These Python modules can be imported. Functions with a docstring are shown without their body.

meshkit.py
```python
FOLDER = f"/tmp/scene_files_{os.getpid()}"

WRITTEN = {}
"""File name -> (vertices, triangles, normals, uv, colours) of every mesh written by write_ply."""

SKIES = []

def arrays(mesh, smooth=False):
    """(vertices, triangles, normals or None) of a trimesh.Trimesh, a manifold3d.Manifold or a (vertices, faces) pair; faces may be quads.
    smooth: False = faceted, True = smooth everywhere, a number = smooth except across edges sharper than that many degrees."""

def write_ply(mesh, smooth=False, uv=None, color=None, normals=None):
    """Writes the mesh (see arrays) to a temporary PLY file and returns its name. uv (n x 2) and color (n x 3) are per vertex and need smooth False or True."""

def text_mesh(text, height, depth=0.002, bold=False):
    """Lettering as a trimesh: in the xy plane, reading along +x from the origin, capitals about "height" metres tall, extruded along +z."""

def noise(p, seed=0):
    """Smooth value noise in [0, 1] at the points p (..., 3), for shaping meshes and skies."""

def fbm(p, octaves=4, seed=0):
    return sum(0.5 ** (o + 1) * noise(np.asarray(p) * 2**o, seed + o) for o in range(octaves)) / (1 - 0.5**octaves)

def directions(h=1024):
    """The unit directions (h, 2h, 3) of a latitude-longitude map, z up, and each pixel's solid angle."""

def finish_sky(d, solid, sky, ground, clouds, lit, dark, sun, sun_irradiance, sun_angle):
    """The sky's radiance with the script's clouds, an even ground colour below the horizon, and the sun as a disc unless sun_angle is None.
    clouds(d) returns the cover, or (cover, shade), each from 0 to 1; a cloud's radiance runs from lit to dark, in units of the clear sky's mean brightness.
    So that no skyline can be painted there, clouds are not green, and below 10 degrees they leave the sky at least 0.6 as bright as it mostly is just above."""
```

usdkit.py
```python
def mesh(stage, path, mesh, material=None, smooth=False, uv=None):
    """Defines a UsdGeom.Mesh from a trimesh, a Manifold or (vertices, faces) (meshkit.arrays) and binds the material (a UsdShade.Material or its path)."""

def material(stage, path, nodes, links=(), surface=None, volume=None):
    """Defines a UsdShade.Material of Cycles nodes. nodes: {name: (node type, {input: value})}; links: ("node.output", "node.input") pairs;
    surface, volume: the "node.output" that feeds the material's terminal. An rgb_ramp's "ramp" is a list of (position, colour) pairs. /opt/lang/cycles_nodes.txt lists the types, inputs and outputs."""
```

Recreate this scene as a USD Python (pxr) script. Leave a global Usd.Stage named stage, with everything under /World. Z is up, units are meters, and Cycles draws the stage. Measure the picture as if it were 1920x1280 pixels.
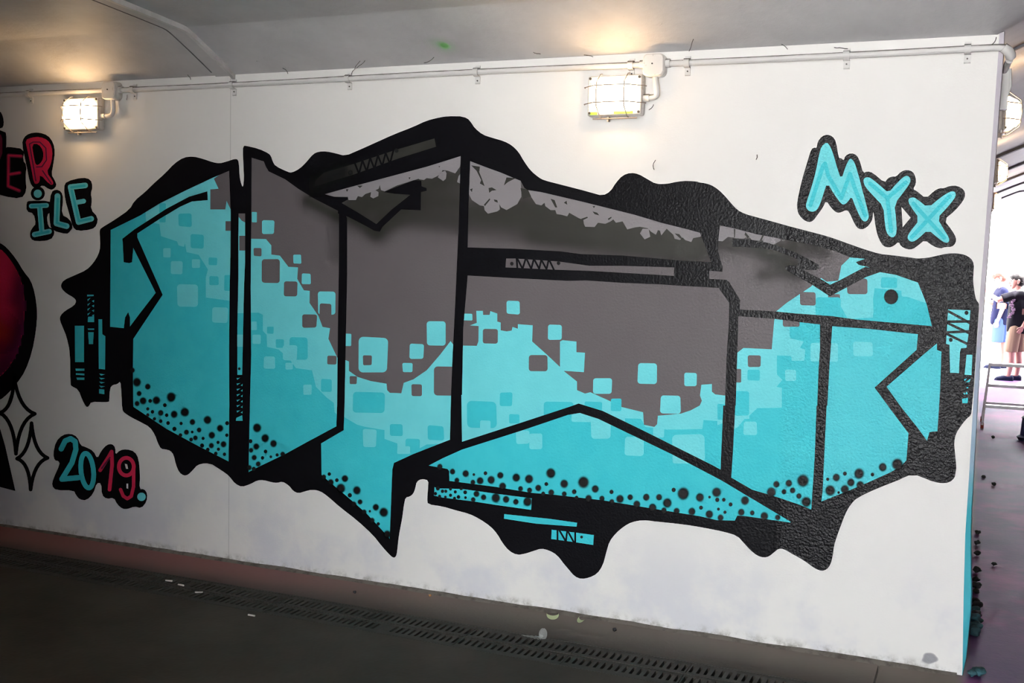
import math, random
import numpy as np, trimesh, manifold3d as m3
import usdkit, meshkit
from pxr import Usd, UsdGeom, UsdLux, UsdShade, Gf, Sdf, Vt
from shapely.geometry import Polygon, MultiPolygon, LineString, Point, box
from shapely.ops import unary_union

stage = Usd.Stage.CreateInMemory()
UsdGeom.SetStageUpAxis(stage, "Z")
UsdGeom.SetStageMetersPerUnit(stage, 1.0)
UsdGeom.Xform.Define(stage, "/World")
UsdGeom.Scope.Define(stage, "/World/Looks")

# ------------------------------------------------------------------ camera (solved from the photograph's vanishing points)
FPX = 2074.0
_a, _b = np.array([4888, 271, -FPX]), np.array([888, -135, FPX])
AX = _a / np.linalg.norm(_a)
AY = _b - AX * (_b @ AX); AY /= np.linalg.norm(AY)
ROT = np.array([AX, AY, np.cross(AX, AY)])           # world = ROT @ (right, down, forward)
EYE = np.array([0.00255, -4.68589, 1.62])
cam = UsdGeom.Camera.Define(stage, "/World/camera")
cam.CreateHorizontalApertureAttr(36.0); cam.CreateVerticalApertureAttr(24.0)
cam.CreateFocalLengthAttr(FPX * 36 / 1920)
cam.CreateClippingRangeAttr((0.05, 500.0))
_m = Gf.Matrix4d(1.0)
for _i, _r in enumerate((ROT[:, 0], -ROT[:, 1], -ROT[:, 2], EYE)):
    for _j in range(3):
        _m[_i, _j] = float(_r[_j])
cam.AddTransformOp().Set(_m)
EXPOSURE = 2.98
cam.CreateExposureAttr(EXPOSURE)

# ------------------------------------------------------------------ light: a bright white overcast sky; the tunnels' open ends let it in
SKY = (0.94, 0.965, 0.985)
dome = UsdLux.DomeLight.Define(stage, "/World/sky")
dome.CreateIntensityAttr(1.0)
dome.CreateColorAttr(Gf.Vec3f(*SKY))
sun = UsdLux.DistantLight.Define(stage, "/World/sun")
sun.CreateIntensityAttr(3.8); sun.CreateNormalizeAttr(True)
sun.CreateColorAttr(Gf.Vec3f(1.0, 0.97, 0.92))
sun.CreateAngleAttr(0.53)
sun.AddRotateXYZOp().Set(Gf.Vec3f(0.0, 31.0, 0.0))        # high, from the right of the view: the well outside lies in shade
LAMP_STRENGTH = 3.3
LAMP_COLOUR = (1.0, 0.65, 0.33)


# ------------------------------------------------------------------ helpers
_used = {}


def numbered(parent, name):
    k = (parent, name)
    n = _used.get(k, 0); _used[k] = n + 1
    return f"{parent}/{name}" if n == 0 else f"{parent}/{name}_{n:03d}"


def tag(p, label=None, cat=None, group=None, kind=None):
    p = p.GetPrim() if hasattr(p, "GetPrim") else p
    for k, v in (("label", label), ("category", cat), ("group", group), ("kind", kind)):
        if v:
            p.SetCustomDataByKey(k, v)
    return p


def ppath(parent):
    return "/World" if parent is None else str(parent.GetPath())


def thing(name, label, cat, group=None, loc=(0, 0, 0), rz=0.0):
    x = UsdGeom.Xform.Define(stage, numbered("/World", name))
    x.AddTranslateOp().Set(Gf.Vec3d(*map(float, loc)))
    if rz:
        x.AddRotateZOp().Set(float(rz))
    tag(x, label, cat, group)
    return x.GetPrim()


def obj(name, mesh, mat, parent=None, smooth=False, label=None, kind=None, cat=None, group=None):
    m = usdkit.mesh(stage, numbered(ppath(parent), name), mesh, mat, smooth=smooth)
    tag(m, label, cat, group, kind)
    return m.GetPrim()


def mobj(name, mesh, mat, label, cat, loc=(0, 0, 0), smooth=False, group=None, kind=None):
    """a thing that is one mesh, placed at loc"""
    m = usdkit.mesh(stage, numbered("/World", name), mesh, mat, smooth=smooth)
    if any(loc):
        m.AddTranslateOp().Set(Gf.Vec3d(*map(float, loc)))
    tag(m, label, cat, group, kind)
    return m.GetPrim()


def cat(*ms):
    return trimesh.util.concatenate(list(ms))


def bx(x0, x1, y0, y1, z0, z1):
    m = trimesh.creation.box([x1 - x0, y1 - y0, z1 - z0])
    m.apply_translation([(x0 + x1) / 2, (y0 + y1) / 2, (z0 + z1) / 2])
    return m


def tri(man):
    o = man.to_mesh()
    return trimesh.Trimesh(np.array(o.vert_properties[:, :3]), np.array(o.tri_verts), process=False)


def rbox(sx, sy, sz, r, seg=16):
    """rounded box centred on the origin"""
    s = m3.Manifold.sphere(r, seg)
    pts = [s.translate([a * (sx / 2 - r), b * (sy / 2 - r), c * (sz / 2 - r)]) for a in (-1, 1) for b in (-1, 1) for c in (-1, 1)]
    return m3.Manifold.batch_hull(pts)


def tube(pts, r, n=10, cap=True):
    p = np.asarray(pts, float)
    t = np.gradient(p, axis=0); t /= np.linalg.norm(t, axis=1, keepdims=True) + 1e-12
    ref = np.array([0, 0, 1.0]) if abs(t[0, 2]) < .9 else np.array([1.0, 0, 0])
    a = np.cross(t[0], ref); a /= np.linalg.norm(a)
    ring = []
    rr = np.broadcast_to(r, (len(p),))
    for i in range(len(p)):
        a = a - t[i] * (a @ t[i]); a /= np.linalg.norm(a)
        b = np.cross(t[i], a)
        ang = np.arange(n) * 2 * np.pi / n
        ring.append(p[i] + rr[i] * (np.cos(ang)[:, None] * a + np.sin(ang)[:, None] * b))
    v = np.vstack(ring); f = []
    for i in range(len(p) - 1):
        for j in range(n):
            k = (j + 1) % n
            f += [[i * n + j, i * n + k, (i + 1) * n + k], [i * n + j, (i + 1) * n + k, (i + 1) * n + j]]
    if cap:
        v = np.vstack([v, p[0], p[-1]]); c0, c1 = len(v) - 2, len(v) - 1; e = (len(p) - 1) * n
        for j in range(n):
            k = (j + 1) % n
            f += [[c0, k, j], [c1, e + j, e + k]]
    m = trimesh.Trimesh(v, f, process=False)
    if m.volume < 0:
        m.invert()
    return m


def lathe(profile, n=24):
    return trimesh.creation.revolve(np.array(profile, float), sections=n)


def ray(px, py):
    return ROT @ np.array([px - 960, py - 640, FPX])


def on_wall(px, py):
    """the (x, z) of a point of the photograph on the mural wall, the plane y = 0"""
    r = ray(px, py); t = -EYE[1] / r[1]
    return EYE[0] + t * r[0], EYE[2] + t * r[2]


def on_floor(px, py):
    r = ray(px, py); t = -EYE[2] / r[2]
    return EYE[0] + t * r[0], EYE[1] + t * r[1]


# ------------------------------------------------------------------ materials
L = "/World/Looks/"


def rough_side(nodes, links):
    """the roller stipple is coarse on the wall panel by the corner and fainter left of the panel joint"""
    nodes["sx"] = ("separate_xyz", {}); nodes["mx"] = ("map_range", {"from_min": -0.765, "from_max": -0.735, "to_min": 0.32, "to_max": 1.1, "clamp": True})
    nodes["bm"] = ("math", {"math_type": "multiply"})
    links += [("g.position", "sx.vector"), ("sx.x", "mx.value"), ("bn.fac", "bm.value1"), ("mx.result", "bm.value2"), ("bm.value", "b.height")]


def mat(name, color, rough=0.6, spec=0.5, metal=0.0, noise=None, bump=None, **kw):
    """noise: (scale, colour2, low, high) mixes a second colour in; bump: (scale, distance, strength)"""
    nodes = {"p": ("principled_bsdf", {"base_color": color, "roughness": rough, "specular_ior_level": spec, "metallic": metal, **kw}), "g": ("geometry", {})}
    links = []
    if noise:
        nodes["n"] = ("noise_texture", {"scale": noise[0], "detail": 5.0, "roughness": 0.6})
        nodes["r"] = ("rgb_ramp", {"ramp": [(noise[2], color), (noise[3], noise[1])]})
        links += [("g.position", "n.vector"), ("n.fac", "r.fac"), ("r.color", "p.base_color")]
    if bump:
        nodes["bn"] = ("noise_texture", {"scale": bump[0], "detail": 2.0})
        nodes["b"] = ("bump", {"distance": bump[1], "strength": bump[2]})
        links += [("g.position", "bn.vector"), ("b.normal", "p.normal")]
        if bump is ROLL:
            rough_side(nodes, links)
            nodes["ms"] = ("map_range", {"from_min": -0.765, "from_max": -0.735, "to_min": 0.55 * spec, "to_max": spec, "clamp": True})   # flatter finish left of the joint
            links += [("sx.x", "ms.value"), ("ms.result", "p.specular_ior_level")]
        else:
            links += [("bn.fac", "b.height")]
    return usdkit.material(stage, L + name, nodes, links, surface="p.BSDF")


ROLL = (95.0, 0.0055, 0.8)
WHITE = (0.80, 0.79, 0.765)
M = {}
M["black"] = mat("black_paint", (0.007, 0.007, 0.009), 0.28, 0.20, bump=ROLL)
M["teal"] = mat("turquoise_paint", (0.048, 0.58, 0.675), 0.42, 0.18, noise=(9, (0.060, 0.62, 0.70), .35, .65), bump=ROLL)
M["midteal"] = mat("light_turquoise_paint", (0.095, 0.655, 0.735), 0.42, 0.18, noise=(5, (0.075, 0.61, 0.70), .35, .65), bump=ROLL)
M["pale"] = mat("pale_turquoise_paint", (0.165, 0.71, 0.775), 0.42, 0.18, noise=(9, (0.18, 0.74, 0.80), .35, .65), bump=ROLL)
M["grey"] = mat("grey_paint", (0.140, 0.124, 0.132), 0.38, 0.22, noise=(4, (0.146, 0.132, 0.138), .3, .7), bump=ROLL)
M["palegrey"] = mat("pale_grey_paint", (0.255, 0.240, 0.255), 0.42, 0.18, bump=ROLL)
M["darkgrey"] = mat("dark_grey_paint", (0.036, 0.036, 0.032), 0.45, 0.18, bump=ROLL)
M["crimson"] = mat("crimson_paint", (0.74, 0.030, 0.095), 0.45, 0.4, bump=ROLL)
M["darkcrimson"] = mat("dark_crimson_paint", (0.20, 0.010, 0.05), 0.45, 0.4)
M["plum"] = mat("plum_paint", (0.10, 0.006, 0.05), 0.45, 0.4)


def soft_mat(name, color):
    """sprayed paint whose cover follows the mesh's 'cover' primvar"""
    nodes = {"a": ("attribute", {"attribute": "cover"}), "t": ("transparent_bsdf", {}), "g": ("geometry", {}),
             "bn": ("noise_texture", {"scale": ROLL[0], "detail": 2.0}), "b": ("bump", {"distance": ROLL[1], "strength": ROLL[2]}),
             "p": ("principled_bsdf", {"base_color": color, "roughness": 0.42, "specular_ior_level": 0.18}), "m": ("mix_closure", {})}
    links = [("a.fac", "m.fac"), ("t.BSDF", "m.closure1"), ("p.BSDF", "m.closure2"), ("g.position", "bn.vector"), ("b.normal", "p.normal")]
    rough_side(nodes, links)
    return usdkit.material(stage, L + name, nodes, links, surface="m.closure")


M["mist"] = soft_mat("sprayed_black", (0.010, 0.010, 0.011))
M["mistgrey"] = soft_mat("sprayed_dark_grey", (0.040, 0.040, 0.034))
M["mistplum"] = soft_mat("sprayed_plum", (0.12, 0.006, 0.06))
M["mistorange"] = soft_mat("sprayed_orange", (0.50, 0.05, 0.015))
M["mistgreen"] = soft_mat("sprayed_green", (0.09, 0.62, 0.05))
M["mistwhite"] = soft_mat("sprayed_grey", (0.36, 0.36, 0.40))


def wall_material():
    n = {"g": ("geometry", {}), "s": ("separate_xyz", {}),
         "n1": ("noise_texture", {"scale": 2.2, "detail": 5.0, "roughness": 0.6}),
         "n2": ("noise_texture", {"scale": 14.0, "detail": 6.0, "roughness": 0.7}),
         "n3": ("noise_texture", {"scale": 55.0, "detail": 3.0, "roughness": 0.6}),
         # soft lavender touch-up paint along the foot of the wall
         "h1": ("map_range", {"range_type": "smoothstep", "from_min": 0.10, "from_max": 0.55, "to_min": 1.0, "to_max": 0.0}),
         "k1": ("map_range", {"range_type": "smoothstep", "from_min": 0.42, "from_max": 0.62, "to_min": 0.0, "to_max": 0.6}),
         "f1": ("math", {"math_type": "multiply"}),
         "c1": ("mix", {"color1": WHITE, "color2": (0.60, 0.61, 0.69)}),
         # grime in the last centimetres above the floor
         "h2": ("map_range", {"range_type": "smoothstep", "from_min": 0.0, "from_max": 0.055, "to_min": 1.0, "to_max": 0.0}),
         "k2": ("map_range", {"range_type": "smoothstep", "from_min": 0.42, "from_max": 0.70, "to_min": 0.0, "to_max": 0.9}),
         "f2": ("math", {"math_type": "multiply"}),
         "c2": ("mix", {"color2": (0.17, 0.155, 0.12)}),
         # specks and scuffs
         "k3": ("map_range", {"range_type": "smoothstep", "from_min": 0.73, "from_max": 0.80, "to_min": 0.0, "to_max": 0.55}),
         "c3": ("mix", {"color2": (0.28, 0.27, 0.26)}),
         # hairline joint between two wall panels
         "j0": ("math", {"math_type": "add", "value2": 3.579}), "j1": ("math", {"math_type": "absolute"}),
         "j2": ("math", {"math_type": "less_than", "value2": 0.0022}), "j3": ("math", {"math_type": "multiply", "value2": 0.3}),
         "c4": ("mix", {"color2": (0.12, 0.11, 0.10)}),
         "bn": ("noise_texture", {"scale": 120.0, "detail": 2.0}), "b": ("bump", {"distance": 0.0015, "strength": 0.25}),
         "p": ("principled_bsdf", {"roughness": 0.55, "specular_ior_level": 0.35})}
    l = [("g.position", "s.vector"), ("g.position", "n1.vector"), ("g.position", "n2.vector"), ("g.position", "n3.vector"), ("g.position", "bn.vector"),
         ("s.z", "h1.value"), ("n1.fac", "k1.value"), ("h1.result", "f1.value1"), ("k1.result", "f1.value2"), ("f1.value", "c1.fac"),
         ("s.z", "h2.value"), ("n2.fac", "k2.value"), ("h2.result", "f2.value1"), ("k2.result", "f2.value2"), ("f2.value", "c2.fac"), ("c1.color", "c2.color1"),
         ("n2.fac", "k3.value"), ("k3.result", "c3.fac"), ("c2.color", "c3.color1"),
         ("s.x", "j0.value1"), ("j0.value", "j1.value1"), ("j1.value", "j2.value1"), ("j2.value", "j3.value1"), ("j3.value", "c4.fac"), ("c3.color", "c4.color1"),
         ("c4.color", "p.base_color"), ("bn.fac", "b.height"), ("b.normal", "p.normal")]
    return usdkit.material(stage, L + "white_wall_paint", n, l, surface="p.BSDF")


M["wall"] = wall_material()
M["ceiling"] = usdkit.material(stage, L + "painted_concrete_ceiling", {
    "g": ("geometry", {}),
    "n1": ("noise_texture", {"scale": 1.1, "detail": 6.0, "roughness": 0.65}),
    "r1": ("rgb_ramp", {"ramp": [(0.30, (0.42, 0.42, 0.43)), (0.70, (0.62, 0.61, 0.61))]}),
    "n2": ("noise_texture", {"scale": 17.0, "detail": 5.0, "roughness": 0.7, "distortion": 0.6}),
    "k2": ("map_range", {"range_type": "smoothstep", "from_min": 0.68, "from_max": 0.76, "to_min": 0.0, "to_max": 0.6}),
    "c2": ("mix", {"color2": (0.12, 0.11, 0.10)}),
    "bn": ("noise_texture", {"scale": 22.0, "detail": 5.0, "roughness": 0.65}), "b": ("bump", {"distance": 0.008, "strength": 0.35}),
    "p": ("principled_bsdf", {"roughness": 0.6, "specular_ior_level": 0.4})},
    [("g.position", "n1.vector"), ("g.position", "n2.vector"), ("g.position", "bn.vector"), ("n1.fac", "r1.fac"), ("n2.fac", "k2.value"), ("k2.result", "c2.fac"),
     ("r1.color", "c2.color1"), ("c2.color", "p.base_color"), ("bn.fac", "b.height"), ("b.normal", "p.normal")], surface="p.BSDF")

M["floor"] = usdkit.material(stage, L + "stained_floor", {
    "g": ("geometry", {}), "s": ("separate_xyz", {}),
    "n1": ("noise_texture", {"scale": 1.6, "detail": 7.0, "roughness": 0.62}),
    "r1": ("rgb_ramp", {"ramp": [(0.30, (0.041, 0.032, 0.025)), (0.70, (0.080, 0.064, 0.051))]}),
    # paler cement strip along the mural wall
    "w": ("map_range", {"range_type": "smoothstep", "from_min": -0.42, "from_max": -0.02, "to_min": 0.0, "to_max": 0.75}),
    "cw": ("mix", {"color2": (0.25, 0.215, 0.185)}),
    # dusty pink overspray on that strip further left
    "pk": ("map_range", {"range_type": "smoothstep", "from_min": -3.9, "from_max": -1.9, "to_min": 0.85, "to_max": 0.0}),
    "pw": ("map_range", {"range_type": "smoothstep", "from_min": -0.44, "from_max": -0.10, "to_min": 0.0, "to_max": 1.0}),
    "pf": ("math", {"math_type": "multiply"}), "cp": ("mix", {"color2": (0.30, 0.115, 0.11)}),
    # lilac paint film past the corner, with pink clouds
    "xr": ("map_range", {"range_type": "smoothstep", "from_min": -0.03, "from_max": 0.04, "to_min": 0.0, "to_max": 1.0}),
    "n2": ("noise_texture", {"scale": 0.9, "detail": 5.0, "roughness": 0.6}),
    "r2": ("rgb_ramp", {"ramp": [(0.34, (0.078, 0.054, 0.150)), (0.50, (0.140, 0.062, 0.180)), (0.68, (0.38, 0.09, 0.28))]}),
    "cx": ("mix", {}),
    "n3": ("noise_texture", {"scale": 30.0, "detail": 6.0, "roughness": 0.75}),
    "k3": ("map_range", {"range_type": "smoothstep", "from_min": 0.66, "from_max": 0.74, "to_min": 0.0, "to_max": 0.55}),
    "c3": ("mix", {"color2": (0.012, 0.010, 0.009)}),
    "bn": ("noise_texture", {"scale": 40.0, "detail": 5.0, "roughness": 0.6}), "b": ("bump", {"distance": 0.004, "strength": 0.35}),
    "p": ("principled_bsdf", {"roughness": 0.6, "specular_ior_level": 0.12})},
    [("g.position", "s.vector"), ("g.position", "n1.vector"), ("g.position", "n2.vector"), ("g.position", "n3.vector"), ("g.position", "bn.vector"),
     ("n1.fac", "r1.fac"), ("r1.color", "cw.color1"), ("s.y", "w.value"), ("w.result", "cw.fac"),
     ("s.x", "pk.value"), ("s.y", "pw.value"), ("pk.result", "pf.value1"), ("pw.result", "pf.value2"), ("pf.value", "cp.fac"), ("cw.color", "cp.color1"),
     ("s.x", "xr.value"), ("xr.result", "cx.fac"), ("cp.color", "cx.color1"), ("n2.fac", "r2.fac"), ("r2.color", "cx.color2"),
     ("n3.fac", "k3.value"), ("k3.result", "c3.fac"), ("cx.color", "c3.color1"), ("c3.color", "p.base_color"), ("bn.fac", "b.height"), ("b.normal", "p.normal")],
    surface="p.BSDF")
M["corner"] = usdkit.material(stage, L + "corner_paint", {
    "g": ("geometry", {}), "s": ("separate_xyz", {}),
    "n1": ("noise_texture", {"scale": 8.0, "detail": 4.0}),
    "a": ("math", {"math_type": "multiply_add", "value2": 0.35}),
    "h": ("map_range", {"from_min": 0.0, "from_max": 2.6}),
    "r": ("rgb_ramp", {"ramp": [(0.0, (0.06, 0.46, 0.55)), (0.33, (0.07, 0.48, 0.57)), (0.40, (0.38, 0.56, 0.70)), (0.55, (0.52, 0.58, 0.72)), (0.62, (0.70, 0.66, 0.72)), (1.0, (0.66, 0.62, 0.68))]}),
    "p": ("principled_bsdf", {"roughness": 0.45})},
    [("g.position", "s.vector"), ("g.position", "n1.vector"), ("n1.fac", "a.value1"), ("s.z", "a.value3"), ("a.value", "h.value"), ("h.result", "r.fac"), ("r.color", "p.base_color")], surface="p.BSDF")
M["sidewall"] = mat("side_wall_paint", (0.72, 0.70, 0.72), 0.5, 0.4, noise=(3, (0.66, 0.66, 0.70), .4, .7))
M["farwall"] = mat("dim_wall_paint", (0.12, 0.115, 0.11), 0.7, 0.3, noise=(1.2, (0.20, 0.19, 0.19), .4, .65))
M["darkjoint"] = mat("joint_filler", (0.17, 0.165, 0.18), 0.7, 0.3, noise=(8, (0.09, 0.09, 0.10), .4, .7))
M["mortar"] = mat("cement_fillet", (0.175, 0.158, 0.138), 0.8, 0.2, noise=(25, (0.085, 0.075, 0.065), .45, .7), bump=(60, .004, .5))
M["strip"] = mat("joint_strip_paint", (0.60, 0.595, 0.59), 0.5, 0.4, noise=(12, (0.48, 0.47, 0.46), .45, .7))
M["iron"] = mat("grate_iron", (0.052, 0.045, 0.038), 0.6, 0.2, noise=(20, (0.036, 0.031, 0.026), .4, .7), bump=(90, .002, .4))
M["pit"] = mat("channel_concrete", (0.016, 0.015, 0.014), 0.9, 0.1)
M["ground"] = mat("outdoor_concrete", (0.50, 0.49, 0.48), 0.85, 0.2, noise=(0.7, (0.58, 0.57, 0.57), .4, .6))
M["kerb"] = mat("kerb_paint", (0.42, 0.56, 0.50), 0.8, 0.2)

# ------------------------------------------------------------------ structure
WALL_L, WALL_F, EAST, SIDE_END, ROOF_END = -14.0, -5.0, 2.8, 12.6, 12.6
SOUTH_X, SOUTH_R, SOUTH_END = -2.0, 0.9, -9.2
H0 = 2.517
_d = [0, .03, .10, .20, .30, .345, .37, .395, .55, .75, .95, 1.5, 2.2, 3.0, 20]
_h = [0, .017, .050, .095, .138, .156, .164, .168, .180, .194, .207, .220, .230, .235, .24]


def ceil_h(d):
    return H0 + np.interp(d, _d, _h)


# mural wall: its free edge wanders by a centimetre or two
EDGE_Z = [0.0, .035, .30, .57, .80, 1.10, 1.50, 1.75, 2.10, 2.44, 2.60]
EDGE_X = [0.0, 0.0, -.010, -.017, -.015, -.014, -.012, -.006, .001, .006, .006]
EDGE_W = [.004, .012, .034, .022, .018, .017, .018, .018, .019, .020, .020]
wp = Polygon([(WALL_L, -.1), (0, -.1)] + list(zip(EDGE_X, EDGE_Z)) + [(WALL_L, 2.60)])
FLIP = np.array([[1, 0, 0, 0], [0, 0, -1, 0], [0, 1, 0, 0], [0, 0, 0, 1.0]])


def extrude(poly, t):
    gs = [g for g in getattr(poly, "geoms", [poly]) if isinstance(g, Polygon) and g.area > 1e-9]
    return cat(*[trimesh.creation.extrude_polygon(g, t, engine="earcut") for g in gs])


wm = extrude(wp, 0.30); wm.apply_transform(FLIP); wm.apply_translation([0, .30, 0])
obj("wall_back", wm, M["wall"], kind="structure", label="white painted underpass wall that carries the turquoise mural")
# painted corner arris
rz = np.linspace(0, 2.6, 40)
ex, ew = np.interp(rz, EDGE_Z, EDGE_X), np.interp(rz, EDGE_Z, EDGE_W)
ew = ew + .002 * (meshkit.noise(np.stack([rz * 9, 0 * rz, 0 * rz], 1)) - .5)
cols = [np.stack([ex, 0 * rz + .0015, rz], 1), np.stack([ex + ew * .85, 0 * rz + .012, rz], 1), np.stack([ex + ew, 0 * rz + .03, rz], 1), np.stack([ex * 0 + .0, 0 * rz + .34, rz], 1), np.stack([ex - .02, 0 * rz + .30, rz], 1), np.stack([ex - .02, 0 * rz + .01, rz], 1)]
v = np.vstack(cols); n = len(rz); f = []
for c in range(6):
    d = (c + 1) % 6
    for i in range(n - 1):
        f += [[c * n + i, d * n + i, d * n + i + 1], [c * n + i, d * n + i + 1, c * n + i + 1]]
obj("trim_1", (v, f), M["corner"], kind="structure", label="painted corner edge of the mural wall, turquoise below and lilac white above")
obj("wall_right", bx(-.30, .0, .30, SIDE_END, -.1, 2.60), M["sidewall"], kind="structure", label="pale wall of the side passage running away past the corner")
obj("wall_left", bx(WALL_L - .3, WALL_L, WALL_F, .3, -.1, 3.0), M["sidewall"], kind="structure")
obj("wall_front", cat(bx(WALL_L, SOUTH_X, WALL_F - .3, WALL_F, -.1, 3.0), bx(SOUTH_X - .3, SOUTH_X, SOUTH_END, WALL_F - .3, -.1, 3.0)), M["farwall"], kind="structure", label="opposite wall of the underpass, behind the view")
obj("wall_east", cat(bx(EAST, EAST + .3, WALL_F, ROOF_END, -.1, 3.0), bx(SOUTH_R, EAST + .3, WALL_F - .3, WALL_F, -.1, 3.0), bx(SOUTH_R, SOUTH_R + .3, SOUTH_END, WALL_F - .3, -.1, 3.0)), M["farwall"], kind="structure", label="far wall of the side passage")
obj("wall_wing", cat(bx(-.65, -.35, ROOF_END, 26, -.1, 5.2), bx(EAST, EAST + .3, ROOF_END, 26, -.1, 5.2), bx(-.65, EAST + .3, 26, 26.3, -.1, 5.2)), M["sidewall"], kind="structure", label="white retaining walls of the open well outside, one of them being painted by two boys")

# ceiling: haunched slab round both walls
xs = np.unique(np.r_[np.linspace(WALL_L, 0, 60), -np.array(_d[:-2]), np.linspace(0, EAST, 30), np.array(_d[:-2])])
ys = np.unique(np.r_[-np.array(_d[:-2]), np.linspace(SOUTH_END, 0, 50), np.linspace(0, ROOF_END, 40)])
gx, gy = np.meshgrid(xs, ys, indexing="ij")
dx, dy = np.maximum(gx, 0), np.maximum(-gy, 0)
dist = np.hypot(dx, dy)
hz = ceil_h(np.minimum(dist, np.where(gx > 0, np.maximum(EAST - gx, 0) + 0.0, 99)))
idx = np.arange(gx.size).reshape(gx.shape)
f = []
for i in range(len(xs) - 1):
    for j in range(len(ys) - 1):
        if (xs[i + 1] <= 1e-9 and ys[j] >= -1e-9) or (xs[i] < SOUTH_X - .35 and ys[j + 1] <= WALL_F - .25):
            continue
        a, b, c, d = idx[i, j], idx[i + 1, j], idx[i + 1, j + 1], idx[i, j + 1]
        f += [[a, c, b], [a, d, c]]
cv = np.stack([gx, gy, hz], -1).reshape(-1, 3)
cf = np.array(f)
top = cv + [0, 0, 0]; top[:, 2] = 3.05
e = trimesh.Trimesh(cv, cf, process=False)
edges = e.edges_sorted; u, cnt = np.unique(edges, axis=0, return_counts=True)
border = u[cnt == 1]
nv = len(cv)
side = []
for a, b in border:
    side += [[a, b, nv + b], [a, nv + b, nv + a]]
obj("ceiling", (np.vstack([cv, top]), np.vstack([cf, cf[:, ::-1] + nv, np.array(side)])), M["ceiling"], smooth=35, kind="structure", label="grey white painted concrete ceiling with a sloping haunch along the wall")


def rib(axis, at, width, drop, lo, hi):
    """a strip that follows the haunched ceiling across the passage, standing 'drop' below it"""
    ds = np.array([x for x in _d if lo <= x <= hi])
    pts = []
    for s in (-width / 2, width / 2):
        for dz in (-drop, .02):
            for dd in ds:
                pts.append(((at + s, -dd) if axis == "x" else (dd, at + s)) + (ceil_h(dd) + dz,))
    n = len(ds); v = np.array(pts, float); f = []
    for a, b in ((0, 2), (2, 3), (3, 1), (1, 0)):
        for i in range(n - 1):
            f += [[a * n + i, b * n + i, b * n + i + 1], [a * n + i, b * n + i + 1, a * n + i + 1]]
    for i in (0, n - 1):
        f += [[i, 2 * n + i, 3 * n + i], [i, 3 * n + i, n + i]]
    return v, f


r1 = rib("x", -3.622, .100, .006, 0, 3)
r2 = rib("x", -3.560, .020, .024, 0, 3)
obj("trim_2", trimesh.Trimesh(*r2, process=False), M["strip"], kind="structure", label="joint strip crossing the ceiling above the left part of the mural")
obj("trim_3", r1, M["ceiling"], kind="structure", label="flat band beside the joint strip")
obj("trim_4", rib("x", -3.676, .007, .0075, 0.03, 3), M["darkjoint"], kind="structure", label="thin dark crack left of the joint strip")
k = 5
for y in (5.2, 7.0, 8.5, 10.1, 11.7):
    obj(f"trim_{k}", rib("y", y, .11, .022, 0, 3), M["darkjoint"], kind="structure", label="dark joint rib across the side passage ceiling"); k += 1
obj(f"trim_{k}", rib("y", .50, .03, .010, .03, 3), M["darkjoint"], kind="structure", label="dark crack where the side passage ceiling starts"); k += 1
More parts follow.
